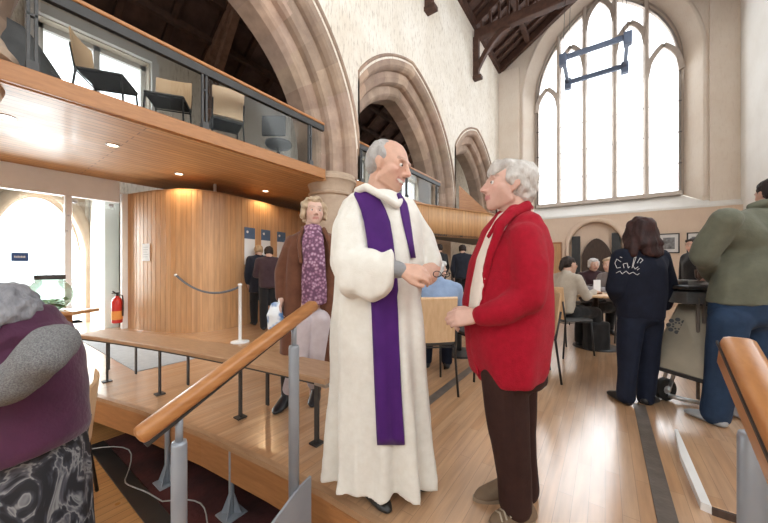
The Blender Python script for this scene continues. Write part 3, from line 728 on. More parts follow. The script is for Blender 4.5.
# ------------------------------------------------------------------ steps down with two handrails
sp = empty('steps', (0, 0, 0), 0, 'oak steps going down from the raised floor between grey posts', 'steps')
for k in range(2):
    z = -.15 * (k + 1); MB().box((-1.1, 1.1 - .3 * (k + 1), z - .04), (.2, 1.1 - .3 * k + .02, z), .004).build('tread', M['oakx'], sp)
    MB().box((-1.1, 1.1 - .3 * k - .02, z), (.2, 1.1 - .3 * k + .004 - .02 + .02, z + .115)).build('riser', M['oak'], sp)
def stringer(x, parent):
    MB().prism([(x, 1.0, .145), (x, .93, .13), (x, .55, -.06), (x, .0, -.34), (x, .0, LOW), (x, 1.0, LOW)], (.012, 0, 0)).build('stringer', M['grey_metal'], parent)
def handrail(x, label, yr=(.334, 1.05), zr=(.62, .957), posts=(.45, .924), th=.05):
    h = empty('handrail', (0, 0, 0), 0, label, 'handrail', 'handrails of the steps')
    sl = (zr[1] - zr[0]) / (yr[1] - yr[0])
    m = MB(); m.bar((x, yr[0], zr[0] - th / 2 + .025), (x, yr[1], zr[1] - th / 2 + .025), .062, th, .016); m.build('rail', M['rail'], h, True)
    m = MB(); m.bar((x - .0325, yr[0] + .01, zr[0] - .002), (x - .0325, yr[1] - .01, zr[1] - .002), .004, .007); m.bar((x, yr[0] + .02, zr[0] - .03), (x, yr[1] - .02, zr[1] - .03), .03, .012); m.build('under_channel', M['bar_metal'], h)
    for y in posts:
        zt = zr[0] + (y - yr[0]) * sl
        MB().lathe([(.024, LOW if y < .7 else -.2), (.024, zt - .13), (.022, zt - .12), (.013, zt - .118)], (x, y, 0), 18).build('post', M['grey_metal'], h, True)
        MB().tube([(x, y, zt - .13), (x, y, zt - .028)], .012, 10).build('stem', M['grey_metal'], h, True)
    stringer(x + .02 if x < 0 else x - .03, h)
handrail(-1.17, 'sloping wooden handrail on grey posts left of the man in white')
handrail(.255, 'wooden handrail end with a grey post at the lower right corner', (.30, 1.10), (.60, .965), (.40, .985), .09)

# steel jacks and cable under the stage
def jack(x, y, label):
    j = empty('stage_jack', (x, y, LOW), 0, label, 'stage foot', 'steel feet under the raised floor')
    MB().box((-.07, -.07, 0), (.07, .07, .012), .003).build('foot_plate', M['grey_metal'], j); MB().tube([(0, 0, .01), (0, 0, .42)], .017, 12).build('tube', M['grey_metal'], j)
    m = MB()
    for a in range(4): c, s_ = math.cos(a * PI / 2 + .6), math.sin(a * PI / 2 + .6); m.prism([(.015 * c, .015 * s_, .012), (.065 * c, .065 * s_, .012), (.015 * c, .015 * s_, .14)], (-s_ * .006, c * .006, 0))
    m.build('gusset', M['grey_metal'], j)
jack(-2.62, .93, 'grey steel foot under the raised floor beyond the lower end of the handrail'); jack(-1.95, 1.05, 'grey steel foot under the raised floor between the two handrail posts')
pts = smooth_poly([(-3.6, .62), (-3.2, .86), (-2.75, .72), (-2.45, .80), (-2.1, .93), (-1.8, .86), (-1.5, .92), (-1.25, .74)], 6)
tag(MB().tube([p + V((0, 0, LOW + .03 + .05 * abs(math.sin(i * .33)))) for i, p in enumerate(pts)], .004, 6).build('cable', M['cable'], smooth=True), 'thin white cable trailing under the raised floor', 'cable')

# floor strips and hatch
tag(MB().box((.19, 1.16, 0), (.268, 3.3, .005), .002).build('floor_strip', M['strip']), 'worn dark metal strip in the floor running towards the trolley', 'floor strip')
tag(MB().box((-1.25, 2.2, 0), (-1.17, 3.9, .005), .002).build('floor_strip', M['strip']), 'dark metal strip in the floor between the man in white and the chairs', 'floor strip')
ht = empty('floor_hatch', (0, 0, 0), 0, 'raised wooden hatch with a white left edge at the lower right', 'hatch')
MB().box((.40, 2.05, 0), (1.35, 2.85, .035), .003).build('panel', M['floor'], ht)
MB().prism([(.40, 2.04, .0), (.365, 2.05, .0), (.36, 2.5, .0), (.385, 2.86, .0), (.40, 2.86, .0)], (0, 0, .038)).build('edge_strip', M['white'], ht)
MB().box((.40, 2.035, 0), (1.35, 2.05, .032)).build('front_edge', M['door_wood'], ht)

# rope barrier
p = W(-2.15, 4.63)
ba = empty('rope_barrier', (p.x, p.y, 0), 0, 'white barrier post with a grey rope looped to the oak wall', 'barrier')
MB().lathe([(.13, 0), (.13, .012), (.03, .022), (.022, .04), (.022, .84), (.03, .845), (.03, .87), (.0, .88)], n=20).build('post', M['white'], ba, True)
q, n = on_pod(lat_u=176)
q = V((q.x - p.x, q.y - p.y, .98)); s0 = V((0, 0, .83)); pts = []
for k in range(17): t = k / 16; c = s0.lerp(q, t); c.z -= .34 * 4 * t * (1 - t) * .55; pts.append(c)
MB().tube(pts, .017, 8).build('rope', M['rope'], ba, True)
MB().ball(tuple(q), .03).build('wall_hook', M['steel'], ba); 

# ------------------------------------------------------------------ balcony front and servery behind the two speakers
bal = empty('oak_balcony', (0, 0, 0), 0, 'oak-fronted balcony curving out over the servery beyond the second arch', 'balcony')
BC = smooth_poly([(-3.84, 4.9), (-3.80, 5.6), (-3.6, 6.3), (-3.25, 7.3), (-2.85, 8.3), (-2.62, 8.9), (-2.62, 9.5), (-2.9, 10.2), (-3.5, 10.7), (-3.88, 10.9)], 5)
m = MB(); rows = []
for i, p in enumerate(BC):
    t = (BC[min(i + 1, len(BC) - 1)] - BC[max(i - 1, 0)]).normalized(); n = V((-t.y, t.x, 0))
    rows.append([m.bm.verts.new(x) for x in (p + V((0, 0, 1.86)), p + V((0, 0, 2.58)), p + n * .05 + V((0, 0, 2.58)), p + n * .05 + V((0, 0, 1.86)))])
m.rings(rows); m.build('front', M['oakv'], bal, True)
m = MB(); rows = []
for i, p in enumerate(BC):
    t = (BC[min(i + 1, len(BC) - 1)] - BC[max(i - 1, 0)]).normalized(); n = V((-t.y, t.x, 0))
    rows.append([m.bm.verts.new(x) for x in (p - n * .02 + V((0, 0, 2.58)), p - n * .02 + V((0, 0, 2.61)), p + n * .08 + V((0, 0, 2.61)), p + n * .08 + V((0, 0, 2.58)))])
m.rings(rows); m.build('capping', M['oakx'], bal)
MB().prism([(p.x, p.y, 1.87) for p in BC] , (0, 0, .05)).build('deck', M['dark_grey'], bal)
MB().prism([(-3.3, 8.2, 2.61), (-2.72, 9.1, 2.61), (-3.3, 8.2, 3.35)], (.02, -.03, 0)).build('stair_parapet', M['oak'], bal)
sv = empty('servery_counter', (0, 0, 0), 0, 'servery counter with a lit yellow strip under the oak balcony', 'counter')
MB().box((-5.6, 6.2, 0), (-5.1, 12.5, .95), .01).build('counter_body', M['door_wood'], sv)
MB().box((-5.65, 6.2, .95), (-4.98, 12.5, .99), .008).build('worktop', M['bar_metal'], sv)
MB().box((-6.3, 6.2, 1.25), (-6.2, 13.2, 1.75)).build('lit_panel', M['warm_lamp'], sv)
MB().box((-6.45, 6.0, 0), (-6.32, 13.4, 1.9)).build('back_panel', M['plaster_low'], sv)
# cupboard on the far wall just right of the red jacket
cb = empty('wall_cupboard', (-1.55, YL - .12, 0), 0, 'wooden cupboard against the far wall just right of the red jacket', 'cupboard')
MB().box((-.28, -.16, .0), (.16, .1, 2.05), .01).build('body', M['oak'], cb); MB().box((-.25, -.175, .1), (.13, -.16, 1.98), .004).build('door', M['oakv'], cb); MB().ball((.08, -.19, 1.1), .015).build('knob', M['steel'], cb)

# framed photographs on the far wall
def picture(x0, x1, z0, z1, label):
    r = empty('framed_photograph', ((x0 + x1) / 2, YL - .004, (z0 + z1) / 2), 0, label, 'picture', 'framed photographs on the far wall'); w, h = (x1 - x0) / 2, (z1 - z0) / 2
    m = MB()
    for a, b in (((-w, -.03, -h), (w, 0, -h + .035)), ((-w, -.03, h - .035), (w, 0, h)), ((-w, -.03, -h), (-w + .035, 0, h)), ((w - .035, -.03, -h), (w, 0, h))): m.box(a, b, .004)
    m.build('frame', M['black_metal'], r); MB().box((-w + .03, -.012, -h + .03), (w - .03, -.008, h - .03)).build('mount', M['paper'], r)
    MB().box((-w * .55, -.016, -h * .58), (w * .55, -.012, h * .58)).build('photograph', M['photo'], r)
picture(1.49, 2.03, 1.55, 2.22, 'black-framed photograph on the far wall just right of the long-haired woman')
picture(2.2, 2.72, 1.55, 2.22, 'black-framed photograph on the far wall half behind the green jacket')

# hanging lighting frame in front of the great window
rg = empty('lighting_rig', (-.25, 10.8, 7.0), 0, 'blue-grey rectangular lighting frame hanging before the great window', 'lighting frame')
m = MB(); X, Y = .72, .72
for p, q in (((-X, -Y), (X, -Y)), ((X, -Y), (X, Y)), ((X, Y), (-X, Y)), ((-X, Y), (-X, -Y))): m.bar((*p, 0), (*q, 0), .09, .13, .01)
m.build('frame', M['rig'], rg)
for x, y in ((-X, -Y), (X, -Y), (X, Y), (-X, Y)):
    s_ = MB(); s_.box((x - .09, y - .09, -.22), (x + .09, y + .09, .1), .02); s_.build('spotlight', M['rig'], rg)
    MB().tube([(x, y, .05), (x * .8, y * .8, 5.1)], .006, 6).build('cable', M['black_metal'], rg)
# ------------------------------------------------------------------ people: every body is one continuous surface
_sph = []
_n = 70
for k in range(_n):
    z = 1 - 2 * (k + .5) / _n; a = k * 2.399963; r_ = math.sqrt(1 - z * z); _sph.append(V((r_ * math.cos(a), r_ * math.sin(a), z)))
class Vol:
    """closed convex pieces that are fused into one continuous surface"""
    def __init__(s): s.V = []; s.F = []
    def hull(s, items, M=None):
        """items: (centre, radius or (rx,ry,rz)[, rotation]) ellipsoids wrapped in one convex skin"""
        b = bmesh.new()
        for it in items:
            c, r = V(it[0]), it[1]; rr = r if isinstance(r, (tuple, list)) else (r, r, r); rot = it[2] if len(it) > 2 else None
            for p in _sph:
                q = V((p.x * rr[0], p.y * rr[1], p.z * rr[2]))
                if rot is not None: q = rot @ q
                q = q + c
                b.verts.new(M @ q if M is not None else q)
        g = bmesh.ops.convex_hull(b, input=b.verts[:], use_existing_faces=False)
        dead = {v for v in b.verts if not v.link_faces}
        for v in dead: b.verts.remove(v)
        b.verts.index_update(); n0 = len(s.V)
        s.V += [v.co.copy() for v in b.verts]; s.F += [[n0 + v.index for v in f.verts] for f in b.faces]; b.free(); return s
    def limb(s, pts, M=None):
        for a, b in zip(pts[:-1], pts[1:]): s.hull([a, b], M)
        return s
    def loft(s, rings):
        n0 = len(s.V); n = len(rings[0])
        for r in rings: s.V += [V(p) for p in r]
        for i in range(len(rings) - 1):
            for k in range(n): s.F.append([n0 + i * n + k, n0 + i * n + (k + 1) % n, n0 + (i + 1) * n + (k + 1) % n, n0 + (i + 1) * n + k])
        s.F.append([n0 + k for k in range(n)][::-1]); s.F.append([n0 + (len(rings) - 1) * n + k for k in range(n)]); return s
    def mesh(s, name, voxel, smooth=4):
        me = bpy.data.meshes.new('tmp'); me.from_pydata([tuple(v) for v in s.V], [], s.F)
        b = bmesh.new(); b.from_mesh(me); bmesh.ops.recalc_face_normals(b, faces=b.faces[:]); b.to_mesh(me); b.free()
        o = bpy.data.objects.new('tmp', me); COL.objects.link(o)
        r = o.modifiers.new('r', 'REMESH'); r.mode = 'VOXEL'; r.voxel_size = voxel
        if smooth: q = o.modifiers.new('s', 'SMOOTH'); q.iterations = smooth; q.factor = .5
        dg = bpy.context.evaluated_depsgraph_get(); ev = o.evaluated_get(dg)
        out = bpy.data.meshes.new_from_object(ev); out.name = name
        bpy.data.objects.remove(o); bpy.data.meshes.remove(me)
        for m_ in list(out.materials): pass
        out.materials.clear(); return out
def arr(me):
    a = np.empty(len(me.vertices) * 3, 'f'); me.vertices.foreach_get('co', a); return a.reshape(-1, 3)
def folds(me, amp, sc, seed=0, weight=None):
    """cloth folds: push the surface along its normals by stretched noise"""
    nn = np.empty(len(me.vertices) * 3, 'f'); me.vertices.foreach_get('normal', nn); nn = nn.reshape(-1, 3); co = arr(me)
    d = np.array([noise.noise(V((c[0] * sc[0] + seed, c[1] * sc[1], c[2] * sc[2]))) for c in co]) * amp
    if weight is not None: d = d * weight(co)
    me.vertices.foreach_set('co', (co + nn * d[:, None]).astype('f').ravel()); me.update()
def colour(me, fn):
    ca = me.color_attributes.new('Col', 'FLOAT_COLOR', 'POINT'); c = fn(arr(me)); c = np.concatenate([c, np.ones((len(c), 1))], 1)
    ca.data.foreach_set('color', c.astype('f').ravel())
def garment(name, vol, mat, parent, voxel=.009, smooth=5, fold=None, cut=None):
    me = vol.mesh(name, voxel, smooth)
    if fold: folds(me, *fold)
    return link(name, me, mat, parent, True)
M['skin'] = attr_mat('skin', .5)
def cloth(name, c, c2=None, scale=14, bmp=.25, rough=.85, sheen=.2, stretch=(1, 1, 1)): return plain(name, c, rough, c2, scale, bmp, 0, stretch, .25, sheen)
def fwd(a): return V((math.cos(a), math.sin(a), 0))
def head_matrix(c, yaw, pitch=0, roll=0, s=1.0):
    """yaw: direction the face looks in plan; pitch > 0 looks up"""
    return Matrix.Translation(V(c)) @ Matrix.Rotation(yaw - PI / 2, 4, 'Z') @ Matrix.Rotation(pitch, 4, 'X') @ Matrix.Rotation(roll, 4, 'Y') @ Matrix.Scale(s, 4)
def add_head(v, H, fat=0.0, woman=False):
    j = .9 if woman else 1.0
    v.hull([((0, -.012, .022), (.077, .095, .086)), ((0, .02, .0), (.068, .072, .08))], H)
    v.hull([((.042, .04, -.028), (.026 + fat, .03, .03)), ((-.042, .04, -.028), (.026 + fat, .03, .03)), ((.046 * j + fat, .0, -.066), .022), ((-.046 * j - fat, .0, -.066), .022), ((0, .058, -.098), (.028 * j, .022, .02)), ((0, .07, -.05), (.03, .02, .03))], H)
    v.hull([((.03, .080, .018), (.022, .012, .009)), ((-.03, .080, .018), (.022, .012, .009))], H)
    v.hull([((0, .086, .008), (.007, .008, .008)), ((0, .108, -.034), (.012, .012, .010))], H)
    v.hull([((.012, .094, -.037), (.009, .012, .008)), ((-.012, .094, -.037), (.009, .012, .008))], H)
    v.hull([((.0, .083, -.062), (.022, .010, .005)), ((0, .081, -.072), (.019, .010, .006))], H)
    v.hull([((.038, .062, -.026), (.018, .016, .016))], H).hull([((-.038, .062, -.026), (.018, .016, .016))], H)
    for s_ in (-1, 1): v.hull([((s_ * .078, -.012, .002), (.008, .018, .022)), ((s_ * .074, -.004, -.026), (.007, .010, .012))], H)
def add_hand(v, wrist, d, back, thumb_sign=1, curl=.55, s=1.0, spread=1.0):
    """palm, four unequal bent fingers and a thumb; d: towards the fingertips, back: out of the back of the hand"""
    w = V(wrist); d = V(d).normalized(); b = V(back); b = (b - d * b.dot(d)).normalized(); t = d.cross(b) * thumb_sign     # t: thumb side
    K = [w + (d * .088 * f + t * x) * s for x, f in ((.030, .97), (.010, 1.03), (-.010, 1.0), (-.029, .92))]
    v.hull([(w, (.024 * s)), (w + (d * .03 + t * .02) * s, .017 * s), (w + (d * .03 - t * .02) * s, .016 * s)] + [(k - b * .002 * s, .0115 * s) for k in K])
    for k, L in zip(K, (.070, .080, .074, .057)):
        p = k; a = 0; r_ = .0093 * s
        for seg, f in enumerate((.46, .30, .24)):
            a += curl * (1.0 if seg else .75); q = p + (d * math.cos(a) - b * math.sin(a)) * L * f * s
            v.hull([(p, r_), (q, r_ * .9)]); p = q; r_ *= .9
    p0 = w + (d * .022 + t * .022) * s; p1 = p0 + (d * .030 + t * .022 - b * .012) * s; p2 = p1 + (d * .028 + t * .006 - b * .010) * s; p3 = p2 + (d * .022 - t * .004 - b * .008) * s
    v.limb([(p0, .015 * s), (p1, .012 * s), (p2, .0105 * s), (p3, .009 * s)])
SKIN = (.66, .42, .32)
def body_mesh(J, H, voxel=.008, skin=SKIN, woman=False, fat=0, hands=(), hs=1.0, lips=(.55, .24, .21), smile=False, facing=0.0, thick=1.0):
    v = Vol(); add_head(v, H, fat, woman); T = thick
    hm = H.to_3x3() * (1.0 / H.to_scale().x)
    sk = V(H.translation) + hm @ V((0, -.028, -.075)); nb = V(J['nb'])
    v.limb([(sk, .055 * hs), (nb, .060 * hs)]); v.limb([(V(H.translation) + hm @ V((0, .005, -.07)), .040 * hs), (nb + (sk - nb) * .3, .052 * hs)])
    R3 = Matrix.Rotation(facing - PI / 2, 3, 'Z')
    ch, wa, pe = V(J['ch']), V(J['wa']), V(J['pe'])
    v.hull([(nb - V((0, 0, .03)), .06), (V(J['shl']), .034), (V(J['shr']), .034), (ch, (.12 * T, .085 * T, .12), R3)])
    v.hull([(ch, (.13 * T, .095 * T, .12), R3), (wa, (.12 * T, .09 * T, .08), R3)]); v.hull([(wa, (.12 * T, .09 * T, .08), R3), (pe, (.14 * T, .10 * T, .09), R3)])
    for s_ in 'lr':
        v.limb([(J['sh' + s_], .036), (J['el' + s_], .032), (J['wr' + s_], .026)])
        v.limb([(J['hp' + s_], .072), (J['kn' + s_], .048), (J['an' + s_], .034)])
        if 'to' + s_ in J: v.limb([(V(J['an' + s_]) - V((0, 0, .02)), .03), (J['to' + s_], .024)])
    for h in hands: add_hand(v, *h)
    me = v.mesh('body', voxel, 3)
    Hi = np.array(H.inverted())
    def f(co):
        c = np.tile(np.array(skin), (len(co), 1)); p = np.c_[co, np.ones(len(co))] @ Hi.T
        x, y, z = p[:, 0], p[:, 1], p[:, 2]
        face = (y > .04) & (abs(z) < .13) & (abs(x) < .1)
        g = np.exp(-((abs(x) - .04) ** 2 + (z + .03) ** 2) / .0006) * face; c = c * (1 - .35 * g[:, None]) + np.array((.68, .30, .24)) * .35 * g[:, None]
        g = np.exp(-(x ** 2 + (z + .036) ** 2) / .0003) * (y > .09); c = c * (1 - .3 * g[:, None]) + np.array((.7, .32, .26)) * .3 * g[:, None]
        li = (y > .07) & (abs(x) < .026) & (abs(z + .067) < .010); c[li] = lips
        if smile:
            k = z + .070 - 9 * x * x; li = (y > .045) & (abs(x) < .036) & (abs(k) < .011); c[li] = lips; li = (y > .045) & (abs(x) < .032) & (abs(k) < .005); c[li] = (.78, .74, .68)
        br = (y > .06) & (abs(abs(x) - .032) < .02) & (abs(z - .026) < .006); c[br] = np.array(skin) * .72
        return c
    colour(me, f); return me
def add_face(root, H, s=1.0):
    """eyeballs with irises"""
    for sx in (-1, 1):
        c = H @ V((sx * .031, .0725, -.002)); r_ = .0112 * H.to_scale().x
        e = MB().ball(tuple(c), r_, 2).build('eye', M['eye_white'], root, True)
        d = (H.to_3x3() @ V((0, 1, -.05))).normalized(); MB().ball(tuple(c + d * r_ * .72), r_ * .5, 2).build('iris', M['iris'], e, True)
M['eye_white'] = plain('eye_white', (.8, .78, .75), .25, (.78, .76, .73)); M['iris'] = plain('iris', (.06, .05, .045), .2)
def hair_mat(name, c, c2): return plain(name, c, .6, c2, 22, .5, 0, (1, 1, .35), .3)
def hair_piece(root, H, items, mat, voxel=.006, rough=.006, freq=38, seed=0, smooth=3, name='hair', freqz=None):
    v = Vol()
    for it in items: v.hull(it if isinstance(it, list) else [it], H)
    me = v.mesh(name, voxel, smooth); folds(me, rough, (freq, freq, freqz or freq), seed); return link(name, me, mat, root, True)
def shoe(root, heel, toe, mat, w=.042, h=.075, name='shoe', boot=0, sole=None):
    a, t = V(heel), V(toe); d = (t - a); d.z = 0; d.normalize(); L = (t - a).length; v = Vol()
    v.hull([(a + V((0, 0, .03)), (w * .85, w * .85, .03)), (a + d * L * .45 + V((0, 0, .028)), (w, w, .028)), (t - d * .03 + V((0, 0, .024)), (w * .95, w * .95, .024)), (t + V((0, 0, .018)), (w * .6, w * .6, .016)), (a + d * .015 + V((0, 0, h)), w * .75)])
    if boot: v.limb([(a + d * .02 + V((0, 0, h)), w * .9), (a + d * .01 + V((0, 0, boot)), w * 1.15)])
    me = v.mesh(name, .006, 3); o = link(name, me, mat, root, True)
    if sole is not None:
        p = d.cross(V((0, 0, 1))); m = MB(); pts = []
        for k in range(16):
            t_ = 2 * PI * k / 16; pts.append(a + d * (L * .5 + math.cos(t_) * (L * .5 + .035)) + p * math.sin(t_) * w * (1.02 - .12 * math.cos(t_)) + V((0, 0, .0)))
        m.prism(pts, (0, 0, .016)); m.build('sole', sole, o)
    return o
def P_at(d0, lat0):
    """pixel column, row and extra depth -> coordinates in a figure's own frame standing at (lat0, d0)"""
    def q(u, v, dy=0.0, z0=0.0):
        d = d0 + dy; return V(((u - 384) / FPX * d - lat0, dy, EYE - (v - HOR) / FPX * d))
    return q
def figure(name_label, lat, d, z=0.0, group=None):
    p = W(lat, d, z); return empty('person', p, TH, name_label, 'person', group)

# ================================================================== man in white robe
def make_priest():
    lat, d = .03, 1.56; q = P_at(d, lat); fc = math.radians(-22)     # faces right, turned a little to the camera
    r = figure('smiling grey-haired man in a long white robe with a purple stole, hands clasped', lat, d)
    H = head_matrix(q(389, 165, 0.0), math.radians(-28), -.24, .0, 1.12)
    J = dict(nb=q(377, 199, .02), ch=q(380, 232, .02), wa=q(380, 280, .02), pe=q(380, 318, .02), shl=q(350, 212, -.06), shr=q(407, 214, .13), ell=q(345, 270, -.10), elr=q(432, 262, .10),
             wrl=q(399, 270, -.24), wrr=q(432, 272, -.06), hpl=q(368, 325, -.03), hpr=q(394, 325, .06), knl=q(368, 405, -.03), knr=q(395, 405, .05), anl=q(366, 482, -.02), anr=q(396, 480, .04))
    hands = [(J['wrl'], (1, -.02, -.10), (-.1, -.75, .65), 1, .62, 1.05), (J['wrr'], (-.22, -.95, -.12), (.75, -.1, .6), -1, .62, 1.05)]
    J['wrr'] = q(436, 268, .0); hands[1] = (J['wrr'], (-.55, -.8, -.18), (.75, -.45, .5), -1, .75, 1.05)
    me = body_mesh(J, H, .0055, (.68, .41, .305), hands=hands, smile=True, facing=fc, fat=.004, hs=1.12)
    b = link('body', me, M['skin'], r, True); add_face(r, H)
    hm = hair_mat('grey_hair', (.50, .48, .46), (.30, .28, .27))
    hair_piece(r, H, [[((0, -.038, .030), (.082, .078, .070)), ((0, -.055, -.010), (.076, .055, .055))], [((.068, -.018, .022), (.016, .036, .042))], [((-.068, -.018, .022), (.016, .036, .042))], [((0, -.035, .062), (.070, .070, .046))]], hm, .006, .005, 45)
    # robe: a fluted skirt and body, fused with two wide sleeves
    robe = plain('white_wool_robe', (.80, .78, .72), .85, (.74, .715, .65), 30, .15, 0, (1, 1, 1), .2, .2)
    prof = [(192, 356, 398, .085), (200, 344, 412, .11), (212, 337, 419, .135), (235, 335, 423, .155), (262, 335, 425, .165), (300, 334, 421, .175), (345, 333, 425, .19), (400, 332, 429, .18), (450, 331, 433, .172), (470, 330, 436, .168), (479, 329, 436, .168)]
    v = Vol(); rings = []; n = 96; x0 = None
    for vv, a, c, ry in prof:
        pa, pc = q(a, vv), q(c, vv); cx, rx, z = (pa.x + pc.x) / 2, (pc.x - pa.x) / 2, pa.z; ring = []
        amp = max(0, (vv - 270) / 205) * .042
        for k in range(n):
            t = 2 * PI * k / n; w = 1 + (amp * 1.5 * (abs(math.sin(5 * t + .35)) - .62) + amp * .5 * math.sin(13 * t + 2.1)) / .25
            dz = (.012 * math.sin(9 * t + 1.0) - .02 * max(0, math.cos(t)) ) if vv > 475 else 0
            ring.append(V((cx + rx * math.cos(t) * w, .02 + ry * math.sin(t) * w, z + dz)))
        rings.append(ring)
    v.loft(rings)
    v.limb([(q(357, 206, -.02), .066), (q(349, 228, -.08), .078), (q(348, 262, -.13), .088)])                 # near sleeve
    v.hull([(q(348, 262, -.13), .088), (q(352, 283, -.16), .07), (q(386, 272, -.23), (.03, .05, .07))])
    v.hull([(q(352, 283, -.16), .06), (q(372, 296, -.21), (.03, .04, .022)), (q(384, 290, -.225), (.02, .05, .03)), (q(391, 270, -.235), (.014, .058, .09))])
    v.limb([(q(404, 210, .10), .062), (q(421, 238, .10), .066), (q(431, 258, .07), .058)])                    # far sleeve
    v.hull([(q(431, 258, .07), .055), (q(428, 275, .02), (.035, .05, .05)), (q(437, 262, .02), (.02, .04, .045))])
    v.hull([(q(368, 192, .0), (.05, .06, .03)), (q(381, 196, -.03), (.05, .06, .028)), (q(379, 203, .02), (.10, .11, .03))])   # soft collar
    g = garment('robe', v, robe, r, .0085, 3, (.014, (13, 13, 3.0), 3.0))
    garment('hood_collar', Vol().limb([(q(358, 191, -.05), .022), (q(366, 187, -.09), .02), (q(384, 197, -.135), .018), (q(397, 205, -.11), .018), (q(401, 200, -.02), .018)]), robe, r, .007, 3)
    # grey shirt cuff
    garment('shirt_cuff', Vol().limb([(q(387, 268, -.235), .043), (q(399, 270, -.24), .037)]), cloth('grey_cuff', (.30, .30, .31)), r, .007, 2)
    # stole: two bands laid over the robe
    bvh = BVHTree.FromPolygons([v_.co for v_ in g.data.vertices], [p.vertices for p in g.data.polygons])
    st = cloth('purple_stole', (.075, .012, .16), (.055, .008, .125), 9, .15, .7, .1)
    def band(name, L, wd, parent):
        mm = MB(); rows = []
        for (ua, ub, vv) in L:
            row = []
            for k in range(7):
                u = ua + (ub - ua) * k / 6; p = q(u, vv, -.7); dirn = V((p.x + lat, p.y + d, p.z - EYE)).normalized()
                h = bvh.ray_cast(V((-lat, -d, EYE)), dirn)
                hit = h[0] if h[0] is not None else None
                row.append(hit)
            rows.append(row)
        # bridge the wrinkles: lift, smooth along the length
        pts = [[(V(c) if c is not None else None) for c in row] for row in rows]
        for row in pts:
            for k in range(7):
                if row[k] is None: row[k] = next((row[j].copy() for j in list(range(k, 7)) + list(range(k, -1, -1)) if row[j] is not None), q(380, 300, -.15))
        ia = max([i for i, l_ in enumerate(L) if l_[2] <= 246], default=0); ib = min([i for i, l_ in enumerate(L) if l_[2] >= 310], default=None)
        if ib is not None:                            # behind the hanging sleeve the band keeps to the body
            for i in range(ia + 1, ib):
                for k in range(7):
                    t = (i - ia) / (ib - ia); pts[i][k] = q(L[i][0] + (L[i][1] - L[i][0]) * k / 6, L[i][2], pts[ia][k].y * (1 - t) + pts[ib][k].y * t)
        for _ in range(3):
            new = [[c.copy() for c in row] for row in pts]
            for i in range(1, len(pts) - 1):
                for k in range(7): new[i][k].y = (pts[i - 1][k].y + pts[i][k].y * 2 + pts[i + 1][k].y) / 4
            pts = new
        R = [[mm.bm.verts.new(c + V((0, -.013, .0))) for c in row] for row in pts]; mm.rings(R, cap=False, closed=False)
        o = mm.build(name, st, parent, True); so = o.modifiers.new('t', 'SOLIDIFY'); so.thickness = .008; so.offset = 0; return o
    L1 = [(351, 371, 189), (354, 377, 195), (358, 382, 203), (361, 386, 211), (364, 390, 222), (367, 393, 240), (369, 395, 258), (371, 397, 275), (372, 398, 290)]
    L2 = [(371, 397, 296), (372, 398, 315), (373, 399, 340), (374, 400, 365), (375, 401, 390), (376, 402.5, 415), (377, 404, 436), (377.5, 404.5, 443)]
    band('stole', L1 + L2, .12, r)
    band('stole_end', [(397, 403, 194), (399, 407, 204), (401, 409, 214), (404, 411, 228), (408, 413, 244), (411, 415, 258)], .06, r)
    # spectacles held in the hands
    gl = empty('spectacles', W(lat + q(436, 271, -.1).x, d - .13, q(436, 271).z - .012), TH, 'spectacles held in the clasped hands of the man in the white robe', 'spectacles')
    MB().tube([(0.018 * math.cos(a), 0.0, .014 * math.sin(a)) for a in [k * 2 * PI / 16 for k in range(17)]], .002, 6).build('rim', M['black_metal'], gl); MB().tube([(.04 + 0.018 * math.cos(a), 0.0, .014 * math.sin(a)) for a in [k * 2 * PI / 16 for k in range(17)]], .002, 6).build('rim', M['black_metal'], gl)
    m = MB(); m.tube([(.058, 0, .004), (.062, .0, .004), (-.0, .03, -.015)], .002, 6); m.build('temple', M['black_metal'], gl)
    sb = plain('black_leather', (.02, .018, .017), .35)
    shoe(r, q(364, 497, .0) * V((1, 1, 0)) if False else V((q(364, 497).x, .02, 0)), V((q(387, 497).x, -.12, 0)), sb); shoe(r, V((q(395, 497).x, .10, 0)), V((q(424, 497).x, .02, 0)), sb)
make_priest()

